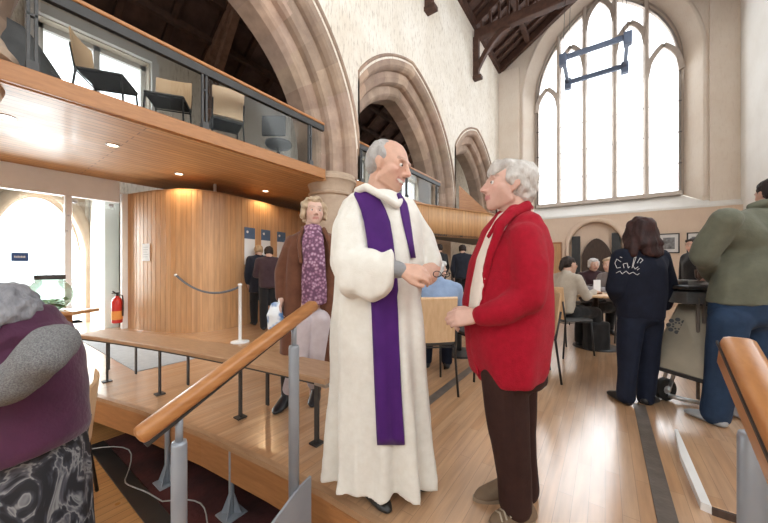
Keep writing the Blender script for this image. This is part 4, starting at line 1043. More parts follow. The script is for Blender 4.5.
# ================================================================== woman in the red jacket
def make_red():
    lat, d = .575, 1.45; q = P_at(d, lat); fc = PI * .97
    r = figure('silver-haired woman in a red knitted jacket facing the man in the white robe', lat, d)
    H = head_matrix(q(508, 186, .0), PI * .985, .14, 0, 1.06)
    J = dict(nb=q(520, 218, 0), ch=q(515, 250, 0), wa=q(512, 300, 0), pe=q(512, 345, 0), shl=q(524, 240, -.11), shr=q(518, 238, .11), ell=q(527, 292, -.19), elr=q(505, 292, .2), wrl=q(478, 316, -.14), wrr=q(472, 314, .06),
             hpl=q(512, 352, -.08), hpr=q(508, 352, .08), knl=q(514, 430, -.06), knr=q(505, 430, .07), anl=q(516, 497, -.05), anr=q(506, 490, .10))
    hands = [(J['wrl'], (-.9, .25, -.12), (-.1, -.85, .45), 1, .55, 1.0), (J['wrr'], (-.8, -.45, -.16), (-.2, .6, .6), -1, .6, 1.0)]
    me = body_mesh(J, H, .0055, (.66, .41, .33), True, .006, hands, 1.08, (.55, .23, .22), facing=fc, thick=1.15)
    link('body', me, M['skin'], r, True); add_face(r, H)
    hm = hair_mat('silver_hair', (.70, .67, .63), (.42, .38, .35))
    hair_piece(r, H, [[((0, -.03, .045), (.088, .098, .075)), ((0, -.045, -.005), (.082, .080, .065))], [((0, .03, .085), (.062, .055, .028)), ((0, .070, .052), (.056, .024, .026))], [((0, -.075, -.035), (.066, .042, .055))], [((.07, -.01, .02), (.018, .045, .045))], [((-.07, -.01, .02), (.018, .045, .045))]], hm, .006, .009, 34, 2)
    red = cloth('red_knit', (.40, .005, .022), (.32, .003, .016), 40, .5, .9, .05)
    v = Vol(); rings = []; n = 72
    for vv, a, c, ry in [(213, 513, 530, .07), (219, 506, 536, .15), (230, 494, 542, .19), (250, 482, 546, .19), (275, 475, 547, .195), (300, 470, 548, .2), (325, 469, 547, .205), (350, 471, 543, .21), (366, 475, 540, .21), (376, 479, 535, .205)]:
        pa, pc = q(a, vv), q(c, vv); cx, rx = (pa.x + pc.x) / 2, (pc.x - pa.x) / 2; ring = []
        for k in range(n):
            t = 2 * PI * k / n; w = 1 + .02 * max(0, (vv - 290) / 80) * math.sin(8 * t + 1)
            ring.append(V((cx + rx * math.cos(t) * w, ry * math.sin(t) * w * (.85 if vv < 240 else 1), pa.z + (.015 * math.cos(t) - .012 * math.sin(t) if vv > 360 else 0))))
        rings.append(ring)
    v.loft(rings)
    v.limb([(q(524, 239, -.13), .078), (q(530, 265, -.185), .074), (q(528, 297, -.20), .068), (q(504, 310, -.19), .058), (q(482, 316, -.145), .046)])
    v.limb([(q(518, 236, .13), .066), (q(505, 292, .2), .06), (q(476, 313, .07), .045)])
    v.limb([(q(512, 209, -.06), .018), (q(527, 206, -.03), .020), (q(530, 208, .03), .02)])
    v.limb([(q(512, 209, -.06), .018), (q(498, 222, -.075), .017), (q(489, 236, -.07), .014)])
    g = garment('jacket', v, red, r, .0085, 4, (.008, (13, 13, 7), 11.0))
    # turned-back front edges with the pale blouse between
    garment('lapel', Vol().limb([(q(527, 207, -.05), (.022, .02, .03)), (q(511, 213, -.085), (.024, .016, .022)), (q(501, 225, -.11), (.022, .014, .024)), (q(491, 252, -.105), (.018, .014, .03)), (q(484, 280, -.09), (.014, .014, .03)), (q(480, 308, -.09), (.012, .014, .03))]).limb([(q(501, 214, .03), (.018, .045, .02)), (q(486, 234, .03), (.02, .06, .03)), (q(474, 264, .03), (.02, .06, .03)), (q(467, 302, .03), (.018, .06, .03)), (q(470, 345, .03), (.016, .05, .03)), (q(474, 368, .02), (.014, .08, .02))]), red, r, .006, 3, (.003, (20, 20, 10), 2.0))
    bl = cloth('cream_blouse', (.80, .72, .64), (.74, .65, .57), 20, .1)
    v = Vol(); v.limb([(q(505, 216, -.02), (.03, .07, .02)), (q(493, 236, -.03), (.03, .075, .03)), (q(483, 262, -.03), (.03, .075, .04)), (q(477, 290, -.03), (.028, .075, .04)), (q(475, 306, -.03), (.028, .075, .03))])
    garment('blouse', v, bl, r, .008, 3)
    tr = cloth('dark_brown_trousers', (.042, .017, .013), (.03, .012, .010), 20, .15, .8, 0)
    v = Vol(); v.hull([(q(510, 350, 0), (.155, .17, .09)), (q(512, 376, -.01), (.15, .15, .06))])
    v.limb([(q(504, 376, -.075), .10), (q(508, 430, -.07), .090), (q(514, 478, -.06), .075), (q(515, 503, -.06), .072)])
    v.limb([(q(518, 376, .08), .095), (q(520, 430, .09), .075), (q(525, 488, .10), .068)])
    garment('trousers', v, tr, r, .009, 4, (.008, (14, 14, 3.5), 5.0))
    sm = plain('tan_suede', (.20, .135, .085), .8, (.15, .10, .06), 12, .2); so = plain('gum_sole', (.30, .22, .15), .7)
    a = shoe(r, V((q(523, 512).x, -.05, 0)), V((q(489, 512).x, -.085, 0)), sm, .047, .075, sole=so)
    m = MB()
    for k in range(4): p = V((q(505 - 4 * k, 512).x, -.085, .082 - .009 * k)); m.tube([p + V((0, -.03, -.012)), p + V((0, 0, .004)), p + V((-.006, .03, -.012))], .004, 6)
    m.build('lace', plain('pale_lace', (.5, .42, .32)), a)
    shoe(r, V((q(520, 500).x, .10, 0)), V((q(484, 500).x, .07, 0)), sm, .045, .07, sole=so)
make_red()

# ================================================================== woman in the brown coat
def simple_face_hair(r, H, hm, long=0.0, front=True, seed=0, rough=.009, voxel=.008, vol=1.0):
    it = [[((0, -.025, .04), (.086 * vol, .092, .075)), ((0, -.045, -.01), (.082 * vol, .07, .06))]]
    if front: it += [[((0, .04, .082), (.055, .04, .022)), ((.03, .065, .062), (.03, .014, .012))]]
    for s_ in (-1, 1): it.append([((s_ * .072 * vol, -.008, .03), (.02, .045, .04)), ((s_ * .07 * vol, -.015, -.03 - long), (.02, .04, .04))])
    if long: it.append([((0, -.055, -.02), (.08, .05, .07)), ((0, -.065, -.06 - long), (.085, .045, .06))])
    return hair_piece(r, H, it, hm, voxel, rough, 36, seed)
def make_brown():
    lat, d = -.595, 2.56; q = P_at(d, lat); fc = math.radians(-80)
    r = figure('fair-haired woman in a long brown coat and pink patterned scarf, smiling', lat, d)
    H = head_matrix(q(314, 211, -.02), math.radians(-66), -.02, 0, .98)
    J = dict(nb=q(312, 232, .02), ch=q(312, 255, .02), wa=q(312, 285, .02), pe=q(312, 312, .02), shl=q(295, 246, .03), shr=q(328, 246, .03), ell=q(283, 272, .04), elr=q(340, 272, .04), wrl=q(281, 300, -.05), wrr=q(338, 300, -.04),
             hpl=q(303, 318, .02), hpr=q(320, 318, .02), knl=q(296, 358, -.02), knr=q(316, 358, .03), anl=q(289, 402, .0), anr=q(313, 393, .12))
    hands = [(J['wrl'], (-.1, -.1, -1), (-1, 0, .1), -1, .6, .95), (J['wrr'], (0, -.1, -1), (1, 0, 0), 1, .5, .95)]
    link('body', body_mesh(J, H, .007, (.68, .45, .36), True, 0, hands, 1.0, smile=False, facing=fc), M['skin'], r, True); add_face(r, H)
    hm = hair_mat('fair_hair', (.62, .48, .33), (.40, .29, .19)); hair_piece(r, H, [[((0, -.03, .045), (.095, .09, .078)), ((0, -.05, -.01), (.098, .065, .07))], [((0, .035, .088), (.07, .045, .026))], [((.085, .012, .03), (.025, .04, .045)), ((.088, -.005, -.035), (.026, .04, .045))], [((-.085, .012, .03), (.025, .04, .045)), ((-.088, -.005, -.035), (.026, .04, .045))], [((0, -.06, -.06), (.088, .045, .05))]], hm, .007, .016, 30, 4)
    coat = cloth('brown_wool_coat', (.155, .062, .034), (.12, .046, .025), 16, .2, .9, .15)
    v = Vol(); rings = []
    for vv, a, c, ry in [(231, 300, 325, .07), (236, 290, 335, .11), (250, 286, 340, .14), (280, 284, 341, .15), (310, 281, 341, .165), (340, 279, 342, .175), (358, 278, 342, .18), (363, 278, 342, .18)]:
        pa, pc = q(a, vv), q(c, vv); cx, rx = (pa.x + pc.x) / 2, (pc.x - pa.x) / 2; ring = []
        for k in range(64):
            t = 2 * PI * k / 64; fr = math.exp(-((t - 1.5 * PI - .08) / .42) ** 2); dent = 1 - .75 * fr          # open down the front
            ring.append(V((cx + rx * math.cos(t) * (1 + .02 * math.sin(7 * t)), .03 + ry * math.sin(t) * dent, pa.z)))
        rings.append(ring)
    v.loft(rings)
    v.limb([(q(292, 242, .02), .062), (q(282, 272, .03), .058), (q(281, 297, -.03), .048)]); v.limb([(q(332, 242, .02), .06), (q(340, 272, .03), .056), (q(338, 297, -.02), .047)])
    v.limb([(q(303, 228, -.05), .022), (q(299, 240, -.10), .022), (q(301, 262, -.125), .016)]); v.limb([(q(324, 229, -.05), .022), (q(330, 244, -.09), .02), (q(331, 262, -.11), .015)])
    garment('coat', v, coat, r, .009, 4, (.007, (12, 12, 4), 8.0))
    m, N, L, B = new_mat('pink_patterned_scarf'); vv = coords(N, L, (1, 1, 1)); w = N.new('ShaderNodeTexVoronoi'); w.inputs['Scale'].default_value = 42; L.new(vv, w.inputs['Vector'])
    L.new(ramp(N, L, w.outputs['Distance'], [(.15, (.50, .36, .44)), (.38, (.34, .17, .26)), (.65, (.14, .06, .11))]), B.inputs['Base Color']); B.inputs['Roughness'].default_value = .9
    v = Vol(); v.hull([(q(313, 228, -.03), (.075, .07, .035)), (q(313, 236, -.05), (.075, .07, .03))]); v.limb([(q(313, 236, -.08), (.085, .05, .04)), (q(314, 262, -.10), (.095, .055, .05)), (q(314, 296, -.09), (.10, .06, .06)), (q(314, 303, -.08), (.105, .06, .02))])
    garment('scarf', v, m, r, .008, 3, (.010, (24, 24, 9), 3.0))
    tr = cloth('pale_trousers', (.60, .53, .55), (.52, .45, .47)); v = Vol(); v.hull([(q(312, 312, 0), (.14, .09, .07)), (q(312, 322, 0), (.13, .09, .05))])
    v.limb([(q(304, 320, -.08), .085), (q(299, 360, -.08), .075), (q(290, 388, -.02), .060)]); v.limb([(q(321, 320, -.07), .085), (q(318, 360, -.05), .072), (q(314, 382, .10), .060)]); garment('trousers', v, tr, r, .009, 4, (.006, (14, 14, 4), 2.0))
    bt = plain('black_boot_leather', (.02, .02, .024), .35)
    shoe(r, V((q(288, 420).x, .0, 0)), V((q(283, 420).x, -.17, 0)), bt, .050, .08, 'boot', .26); shoe(r, V((q(313, 410).x, .12, 0)), V((q(314, 410).x, -.05, 0)), bt, .050, .08, 'boot', .26)
    p = W(lat + q(275, 310, -.09).x, d - .09, 0); b = empty('carrier_bag', (p.x, p.y, q(275, 330, -.09).z), TH, 'white and blue carrier bag hanging from the hand of the woman in the brown coat', 'bag')
    v = Vol(); v.hull([((0, 0, .01), (.06, .04, .01)), ((0, 0, .12), (.065, .05, .03)), ((.01, 0, .20), (.045, .02, .02))]); m, N, L, B = new_mat('blue_white_plastic'); nn = noise_tex(N, L, coords(N, L), 9, 2)
    L.new(ramp(N, L, nn.outputs['Fac'], [(.45, (.82, .85, .88)), (.55, (.10, .22, .45))]), B.inputs['Base Color']); garment('bag_body', v, m, b, .007, 2, (.012, (18, 18, 8), 1.0))
    MB().tube([(.02, .0, .19), (.03, 0, .25), (.04, 0, .19)], .006, 6).build('bag_handle', M['paper'], b)
make_brown()

# ================================================================== woman in the navy hoodie (back view)
def generic(label, lat, d, top_mat, leg_mat, hair_m, J, H, fc, hands=(), voxel=.009, skin=SKIN, woman=False, thick=1.0, hem=None, hemr=(.17, .13, .04), arm=(.066, .058, .044), leg=(.095, .075, .062), shoes=None, hairfn=None, group=None, top='jacket', bottom='trousers', fold=(.009, (12, 12, 6), 1.0), face=True, chest=(.185, .13, .13), waist=(.17, .125, .08), z=0.0):
    r = figure(label, lat, d, z, group)
    link('body', body_mesh(J, H, voxel, skin, woman, 0, hands, 1.0, facing=fc, thick=thick), M['skin'], r, True)
    if face: add_face(r, H)
    if hairfn: hairfn(r, H)
    R3 = Matrix.Rotation(fc - PI / 2, 3, 'Z'); ch, wa, pe, nb = V(J['ch']), V(J['wa']), V(J['pe']), V(J['nb']); hem = V(hem) if hem is not None else pe
    v = Vol(); v.hull([(nb - V((0, 0, .01)), .068), (J['shl'], .06), (J['shr'], .06), (ch, chest, R3)]); v.hull([(ch, chest, R3), (wa, waist, R3)]); v.hull([(wa, waist, R3), (hem, hemr, R3)])
    v.limb([(nb, .07), (nb + V((0, 0, .025)), .066)])
    for s_ in 'lr': v.limb([(J['sh' + s_], arm[0]), (J['el' + s_], arm[1]), (V(J['wr' + s_]).lerp(V(J['el' + s_]), .06), arm[2])])
    tp = garment(top, v, top_mat, r, voxel, 4, fold)
    v = Vol(); v.hull([(wa.lerp(pe, .6), (waist[0] * .92, waist[1] * .92, .05), R3), (pe, (.165 * thick, .12 * thick, .09), R3)])
    for s_ in 'lr':
        v.hull([(pe, (.13, .11, .07), R3), (J['hp' + s_], leg[0])]); v.limb([(J['hp' + s_], leg[0]), (J['kn' + s_], leg[1]), (J['an' + s_], leg[2])])
    garment(bottom, v, leg_mat, r, voxel, 4, (.007, (14, 14, 5), 4.0))
    if shoes:
        for h_, t_, m_ in shoes: shoe(r, h_, t_, m_)
    return r, tp
denim = cloth('dark_denim', (.011, .016, .034), (.007, .010, .022), 12, .2, .8, 0); denim2 = cloth('blue_denim', (.026, .052, .105), (.014, .03, .066), 8, .2, .8, 0)
black_leather = plain('black_shoe', (.016, .016, .018), .4)
def make_hoodie():
    lat, d = 2.08, 2.56; q = P_at(d, lat); fc = math.radians(82)
    H = head_matrix(q(639, 231, .02), math.radians(95), -.1, 0, 1.0)
    J = dict(nb=q(641, 249, .01), ch=q(641, 270, .02), wa=q(641, 296, .02), pe=q(640, 316, .02), shl=q(622, 257, .0), shr=q(660, 257, .06), ell=q(615, 288, .03), elr=q(668, 285, .12), wrl=q(622, 305, .16), wrr=q(664, 306, .20),
             hpl=q(631, 322, .02), hpr=q(649, 322, .05), knl=q(628, 362, .01), knr=q(648, 362, .06), anl=q(626, 396, .0), anr=q(646, 398, .02))
    hands = [(J['wrl'], (.3, .8, -.3), (-.6, .2, .6), 1, .5, .95), (J['wrr'], (-.3, .8, -.3), (.6, .2, .6), -1, .5, .95)]
    navy = cloth('navy_sweatshirt', (.011, .014, .028), (.008, .010, .02), 16, .2, .9, 0)
    def hf(r, H):
        hm = hair_mat('long_dark_brown_hair', (.050, .018, .016), (.018, .008, .008))
        hair_piece(r, H, [[((0, -.02, .04), (.092, .10, .078)), ((0, -.05, -.02), (.10, .07, .07))], [((0, -.05, -.02), (.10, .07, .07)), ((.0, -.075, -.12), (.115, .05, .05))], [((0, -.07, -.1), (.10, .045, .05)), ((.02, -.085, -.20), (.085, .035, .03))], [((.07, .0, .0), (.035, .06, .07)), ((.11, -.02, -.14), (.04, .05, .05))], [((.1, -.05, -.12), (.03, .04, .05)), ((.12, -.05, -.19), (.022, .03, .03))], [((-.07, .0, .0), (.035, .06, .07)), ((-.11, -.02, -.14), (.04, .05, .05))], [((-.1, -.05, -.12), (.03, .04, .05)), ((-.12, -.05, -.19), (.022, .03, .03))]], hm, .008, .02, 24, 6, 2, freqz=9)
    r, tp = generic('long-haired woman in a navy sweatshirt and dark jeans, seen from behind', lat, d, navy, denim, None, J, H, fc, hands, .009, SKIN, True, 1.05, q(640, 316, .02), (.175, .13, .035), (.074, .07, .055), (.100, .076, .064),
        [(V((q(626, 405).x, -.02, 0)), V((q(624, 405).x + .02, .19, 0)), black_leather), (V((q(645, 408).x, -.0, 0)), V((q(662, 408).x, .05, 0)), black_leather)], hf, None, 'sweatshirt', 'jeans', face=False, chest=(.19, .135, .13), waist=(.185, .135, .09))
    # white script across the back, laid on the cloth
    bvh = BVHTree.FromPolygons([v_.co for v_ in tp.data.vertices], [p.vertices for p in tp.data.polygons])
    strokes = [[(621, 262), (617, 259), (615, 263), (617, 268), (622, 267)], [(624, 268), (623, 264), (627, 263), (628, 268), (630, 266)], [(632, 268), (634, 258), (636, 257), (633, 266), (635, 269), (639, 266)], [(637, 263), (640, 258), (643, 260), (639, 264)],
               [(616, 273), (620, 271), (622, 274), (626, 271), (629, 274), (633, 272), (637, 275), (640, 273)], [(620, 257), (623, 258)], [(637, 270), (640, 268)]]
    m = MB()
    for s_ in strokes:
        pts = []
        for a, b in zip(s_[:-1], s_[1:]):
            for k in range(4):
                u, vv = a[0] + (b[0] - a[0]) * k / 4, a[1] + (b[1] - a[1]) * k / 4; o = V((-lat, -d, EYE)); p = q(u, vv); h = bvh.ray_cast(o, (p - o).normalized())
                if h[0] is not None: pts.append(h[0] + h[1] * .002)
        if len(pts) > 2: m.tube(pts, .0019, 6)
    m.build('white_script', M['paper'], tp)
make_hoodie()

# ================================================================== man in the green jacket
def make_green():
    lat, d = 2.72, 2.25; q = P_at(d, lat); fc = math.radians(68)
    H = head_matrix(q(772, 193, .08), math.radians(75), -.12, 0, 1.02)
    J = dict(nb=q(766, 214, .02), ch=q(757, 245, .0), wa=q(748, 285, .0), pe=q(741, 316, .0), shl=q(724, 221, -.04), shr=q(800, 228, .16), ell=q(704, 256, .06), elr=q(812, 275, .25), wrl=q(714, 279, .30), wrr=q(775, 286, .42),
             hpl=q(728, 322, -.03), hpr=q(752, 322, .08), knl=q(722, 370, -.02), knr=q(750, 368, .06), anl=q(716, 414, .0), anr=q(752, 412, .05))
    hands = [(J['wrl'], (.2, .9, .0), (-.3, .1, .9), 1, .5, 1.0), (J['wrr'], (-.5, .8, -.1), (.3, .2, .9), -1, .5, 1.0)]
    gm = cloth('sage_green_jacket', (.155, .16, .118), (.118, .124, .09), 12, .2, .8, .1)
    def hf(r, H):
        hm = hair_mat('short_black_hair', (.03, .02, .02), (.016, .011, .011)); hair_piece(r, H, [[((0, -.02, .042), (.083, .094, .07)), ((0, -.045, -.02), (.078, .065, .055))], [((.07, -.01, .02), (.014, .035, .04))], [((-.07, -.01, .02), (.014, .035, .04))]], hm, .007, .004, 50, 3)
    tr = plain('grey_trainer', (.42, .44, .47), .6)
    r, tp = generic('man in a sage green jacket and blue jeans at the trolley, seen from behind', lat, d, gm, denim2, None, J, H, fc, hands, .009, (.60, .36, .28), False, 1.1, q(744, 303, .0), (.20, .15, .02), (.090, .080, .062), (.112, .095, .085),
        [(V((q(714, 422).x, -.05, 0)), V((q(708, 422).x, .15, 0)), tr), (V((q(754, 418).x, .03, 0)), V((q(748, 418).x, .22, 0)), tr)], hf, None, 'jacket', 'jeans', (.020, (9, 9, 5), 21.0), False, (.21, .15, .15), (.205, .15, .1))
    garment('collar', Vol().limb([(q(752, 207, -.01), .03), (q(764, 203, -.05), .03), (q(780, 206, -.03), .03)]), gm, r, .008, 3)
make_green()

# ================================================================== stooping woman in the purple waistcoat, on the lower floor
def make_purple():
    lat, d = -1.27, 1.17; q = P_at(d, lat); fc = math.radians(172); z0 = LOW
    r = figure('grey-haired woman in a plum quilted waistcoat and patterned skirt stooping at the left edge', lat, d, 0)
    H = head_matrix(q(0, 318, -.02), math.radians(188), -.65, 0, 1.05)
    J = dict(nb=q(32, 326, .03), ch=q(28, 366, .06), wa=q(28, 405, .07), pe=q(28, 440, .08), shl=q(53, 356, -.06), shr=q(40, 356, .20), ell=q(10, 385, -.18), elr=q(-10, 385, .24), wrl=q(-42, 398, -.12), wrr=q(-42, 398, .16))
    bx = q(30, 450, .1)
    for s_, dy in (('l', .02), ('r', .18)): J['hp' + s_] = V((bx.x, dy, .42)); J['kn' + s_] = V((bx.x - .02, dy, .0)); J['an' + s_] = V((bx.x, dy, LOW + .07))
    hands = [(J['wrl'], (-.9, .1, -.3), (-.2, -.6, .7), 1, .5, .95), (J['wrr'], (-.9, -.1, -.3), (-.2, .6, .7), -1, .5, .95)]
    link('body', body_mesh(J, H, .007, (.64, .42, .34), True, .004, hands, 1.0, facing=fc, thick=.72), M['skin'], r, True); add_face(r, H)
    hm = hair_mat('grey_white_hair', (.34, .34, .36), (.15, .15, .17)); simple_face_hair(r, H, hm, .0, True, 9, .012, .007, 1.08)
    gl = plain('quilted_plum', (.085, .018, .055), .75, (.06, .012, .04), 10, .25, 0, (1, 1, 1), .3, .3)
    v = Vol(); rings = []
    for vv, a, c, ry in [(322, 24, 42, .09), (329, 12, 52, .13), (345, -8, 60, .16), (365, -12, 65, .17), (390, -12, 69, .17), (410, -11, 70, .17), (440, -10, 73, .175), (450, -10, 69, .175)]:
        pa, pc = q(a, vv, .05), q(c, vv, .05); cx, rx = (pa.x + pc.x) / 2, (pc.x - pa.x) / 2
        rings.append([V((cx + rx * math.cos(2 * PI * k / 64), .06 + ry * math.sin(2 * PI * k / 64), pa.z + .03 * math.cos(2 * PI * k / 64) * (vv > 420) - (vv > 430) * .0)) for k in range(64)])
    v.loft(rings); v.hull([(q(32, 327, .03), (.07, .12, .035)), (q(20, 319, .03), (.06, .10, .03)), (q(33, 309, .03), (.025, .085, .018)), (q(10, 318, .03), (.03, .09, .02))])
    v.hull([(q(32, 331, .03), (.09, .12, .05)), (q(8, 348, .02), (.11, .16, .07))]); garment('waistcoat', v, gl, r, .008, 4, (.006, (12, 12, 9), 2.0))
    m, N, L, B = new_mat('grey_flecked_knit'); w = noise_tex(N, L, coords(N, L), 240, 2); L.new(ramp(N, L, w.outputs['Fac'], [(.34, (.13, .13, .135)), (.66, (.26, .26, .26))]), B.inputs['Base Color']); B.inputs['Roughness'].default_value = .95; bump(N, L, B, w.outputs['Fac'], .5)
    v = Vol(); v.limb([(q(54, 344, -.10), .072), (q(40, 359, -.15), .070), (q(8, 386, -.17), .062), (q(-36, 397, -.13), .045)]); garment('sleeve', v, m, r, .008, 4, (.006, (16, 16, 16), 4.0))
    v = Vol(); v.limb([(q(42, 350, .2), .07), (q(-10, 385, .24), .06), (q(-36, 397, .16), .045)]); garment('sleeve', v, m, r, .009, 3)
    m, N, L, B = new_mat('black_grey_patterned_skirt'); c = coords(N, L, (1, 1, .6)); w = noise_tex(N, L, c, 9, 3, .5); w.inputs['Distortion'].default_value = 1.6
    L.new(ramp(N, L, w.outputs['Fac'], [(.42, (.018, .018, .022)), (.49, (.05, .05, .065)), (.52, (.30, .30, .30)), (.57, (.10, .10, .12)), (.64, (.02, .02, .025))]), B.inputs['Base Color']); B.inputs['Roughness'].default_value = .8
    v = Vol(); rings = []
    for z, x0, x1, ry in [(.60, -.13, .14, .15), (.40, -.14, .17, .165), (.1, -.16, .19, .18), (-.2, -.18, .21, .2), (-.30, -.18, .215, .21)]:
        rings.append([V((bx.x + (x0 + x1) / 2 + (x1 - x0) / 2 * math.cos(2 * PI * k / 64) * (1 + .03 * math.sin(9 * 2 * PI * k / 64)), .1 + ry * math.sin(2 * PI * k / 64) * (1 + .03 * math.sin(9 * 2 * PI * k / 64)), z)) for k in range(64)])
    v.loft(rings); garment('skirt', v, m, r, .01, 3, (.008, (12, 12, 3), 6.0))
    for dy in (.0, .18): shoe(r, V((bx.x + .05, dy, LOW)), V((bx.x - .16, dy, LOW)), black_leather)
make_purple()
# plywood chair beside her on the lower floor
p = W(-2.09, 1.87); make_chair((p.x, p.y, LOW), TH + math.radians(129), 'plywood chair seen edge-on at the right of the stooping woman', None)

# ================================================================== tables, chairs and the people further off
def stand(label, lat, d, h, colour_top, colour_leg, hair, face_dir, wide=1.0, voxel=.012, hairlong=0.0, coat=None, group=None, armbend=0.0):
    q = lambda x, y, z: V((x * 1.0, y, z)); k = h / 1.7; f = fwd(face_dir); l = V((-f.y, f.x, 0))
    def pt(s_, ff, z): return l * s_ * k + f * ff * k + V((0, 0, z * k))
    H = head_matrix(pt(0, .03, 1.575), face_dir, -.15, 0, .98 * k)
    J = dict(nb=pt(0, 0, 1.43), ch=pt(0, 0, 1.25), wa=pt(0, 0, 1.05), pe=pt(0, 0, .92))
    for s_, sg_ in (('l', 1), ('r', -1)):
        J['sh' + s_] = pt(.185 * sg_, 0, 1.38); J['el' + s_] = pt(.24 * sg_, -.01 + .06 * armbend, 1.10); J['wr' + s_] = pt(.2 * sg_ - .05 * sg_ * armbend, .06 + .22 * armbend, .88 + .2 * armbend)
        J['hp' + s_] = pt(.09 * sg_, 0, .88); J['kn' + s_] = pt(.10 * sg_, .01, .48); J['an' + s_] = pt(.10 * sg_, -.01, .08)
    hands = [(J['wrl'], f * .3 - V((0, 0, 1)), l, 1, .4, .95 * k), (J['wrr'], f * .3 - V((0, 0, 1)), -l, -1, .4, .95 * k)]
    return generic(label, lat, d, colour_top, colour_leg, None, J, H, face_dir, hands, voxel, SKIN, True, wide, pt(0, 0, coat or .86), (.18 * wide, .14 * wide, .03), (.066, .06, .048), (.095, .08, .066),
        [(pt(.1, -.04, 0), pt(.1, .17, 0), black_leather), (pt(-.1, -.04, 0), pt(-.1, .17, 0), black_leather)], lambda r, H: simple_face_hair(r, H, hair, hairlong, True, 3, .008, .010), group, 'coat' if coat else 'jacket', face=True)
navy = cloth('dark_navy_coat', (.018, .022, .035), (.012, .015, .025)); plumd = cloth('dark_plum_jacket', (.055, .03, .035), (.04, .02, .025)); blackc = cloth('black_cloth', (.014, .014, .016), (.01, .01, .011))
hair_blond = hair_mat('sandy_hair', (.50, .35, .20), (.34, .22, .12)); hair_dark = hair_mat('dark_hair', (.035, .022, .018), (.018, .012, .01)); hair_white = hair_mat('white_hair', (.74, .72, .70), (.5, .48, .46)); hair_beige = hair_mat('beige_hair', (.55, .43, .32), (.4, .3, .2))
stand('sandy-haired person in a dark navy coat reading the posters, back turned', -2.42, 6.0, 1.55, navy, blackc, hair_blond, math.radians(130), 1.05, coat=.7)
stand('person in a dark plum jacket half hidden behind the brown coat, by the posters', -2.06, 5.55, 1.5, plumd, blackc, hair_dark, math.radians(115), 1.0, armbend=1.0)
stand('dark-haired person in black at the servery, just right of the white robe', 1.36, 7.6, 1.68, blackc, blackc, hair_dark, math.radians(120), 1.1)
stand('dark-haired person in navy at the servery, just left of the red jacket', 1.90, 7.5, 1.66, navy, blackc, hair_dark, math.radians(80), 1.1)
stand('person in black beyond the trolley, between the pictures and the green jacket', 4.42, 4.4, 1.55, blackc, blackc, hair_dark, math.radians(170), 1.0)

def seated(label, lat, d, face_dir, top, leg, hair, wide=1.0, z=0.0, lean=.05, hand_up=False, hl=0.0, voxel=.011, hairfn=None, pitch=-.1, yaw=None, h=1.0, arms='table'):
    f = fwd(face_dir); l = V((-f.y, f.x, 0))
    def pt(s_, ff, z_): return l * s_ + f * ff + V((0, 0, z_ * h))
    H = head_matrix(pt(0, lean + .05, 1.16), face_dir if yaw is None else yaw, pitch, 0, .98)
    J = dict(nb=pt(0, lean, 1.015), ch=pt(0, lean * .7, .84), wa=pt(0, .0, .66), pe=pt(0, -.02, .545))
    for s_, sg_ in (('l', 1), ('r', -1)):
        J['sh' + s_] = pt(.18 * sg_, lean, .965); J['el' + s_] = pt(.22 * sg_, lean + .10, .74); J['wr' + s_] = pt(.12 * sg_, lean + .34, .79)
        J['hp' + s_] = pt(.09 * sg_, .02, .53); J['kn' + s_] = pt(.11 * sg_, .43, .51); J['an' + s_] = pt(.11 * sg_, .40, .09)
    if hand_up: J['ell'] = pt(.2, lean + .24, .80); J['wrl'] = pt(.10, lean + .22, 1.02)
    hands = [(J['wrl'], V((0, 0, 1)) - l * .3 if hand_up else f, l if hand_up else V((0, 0, 1)), 1, .35, .95), (J['wrr'], f, V((0, 0, 1)), -1, .45, .95)]
    return generic(label, lat, d, top, leg, None, J, H, face_dir, hands, voxel, SKIN, True, wide, pt(0, -.02, .53), (.18 * wide, .14, .03), (.066, .058, .045), (.092, .078, .062),
        [(pt(.11, .37, 0), pt(.11, .57, 0), black_leather), (pt(-.11, .37, 0), pt(-.11, .57, 0), black_leather)], hairfn or (lambda r, H: simple_face_hair(r, H, hair, hl, True, 5, .008, .009)), None, 'top', 'trousers', face=True)
def cch(lat, d, ang, label, group='plywood chairs in the nave'):
    p = W(lat, d); return copy_thing(g0, p, TH + ang, label, group)
# person in the blue shirt, seen from behind on the chair between the two speakers
cch(.40, 2.92, math.radians(8), 'plywood chair between the white robe and the red jacket, with the blue-shirted person on it')
seated('white-haired person in a pale blue shirt seated with back turned, between the two speakers', .535, 3.08, math.radians(82), cloth('pale_blue_shirt', (.30, .40, .58), (.24, .33, .5)), denim, hair_white, 1.0, yaw=math.radians(20), pitch=-.2, h=.95)
cch(.98, 3.35, math.radians(120), 'plywood chair mostly hidden behind the front of the red jacket')
cch(1.52, 3.25, math.radians(75), 'plywood chair hidden behind the red jacket, its black leg showing at the right')
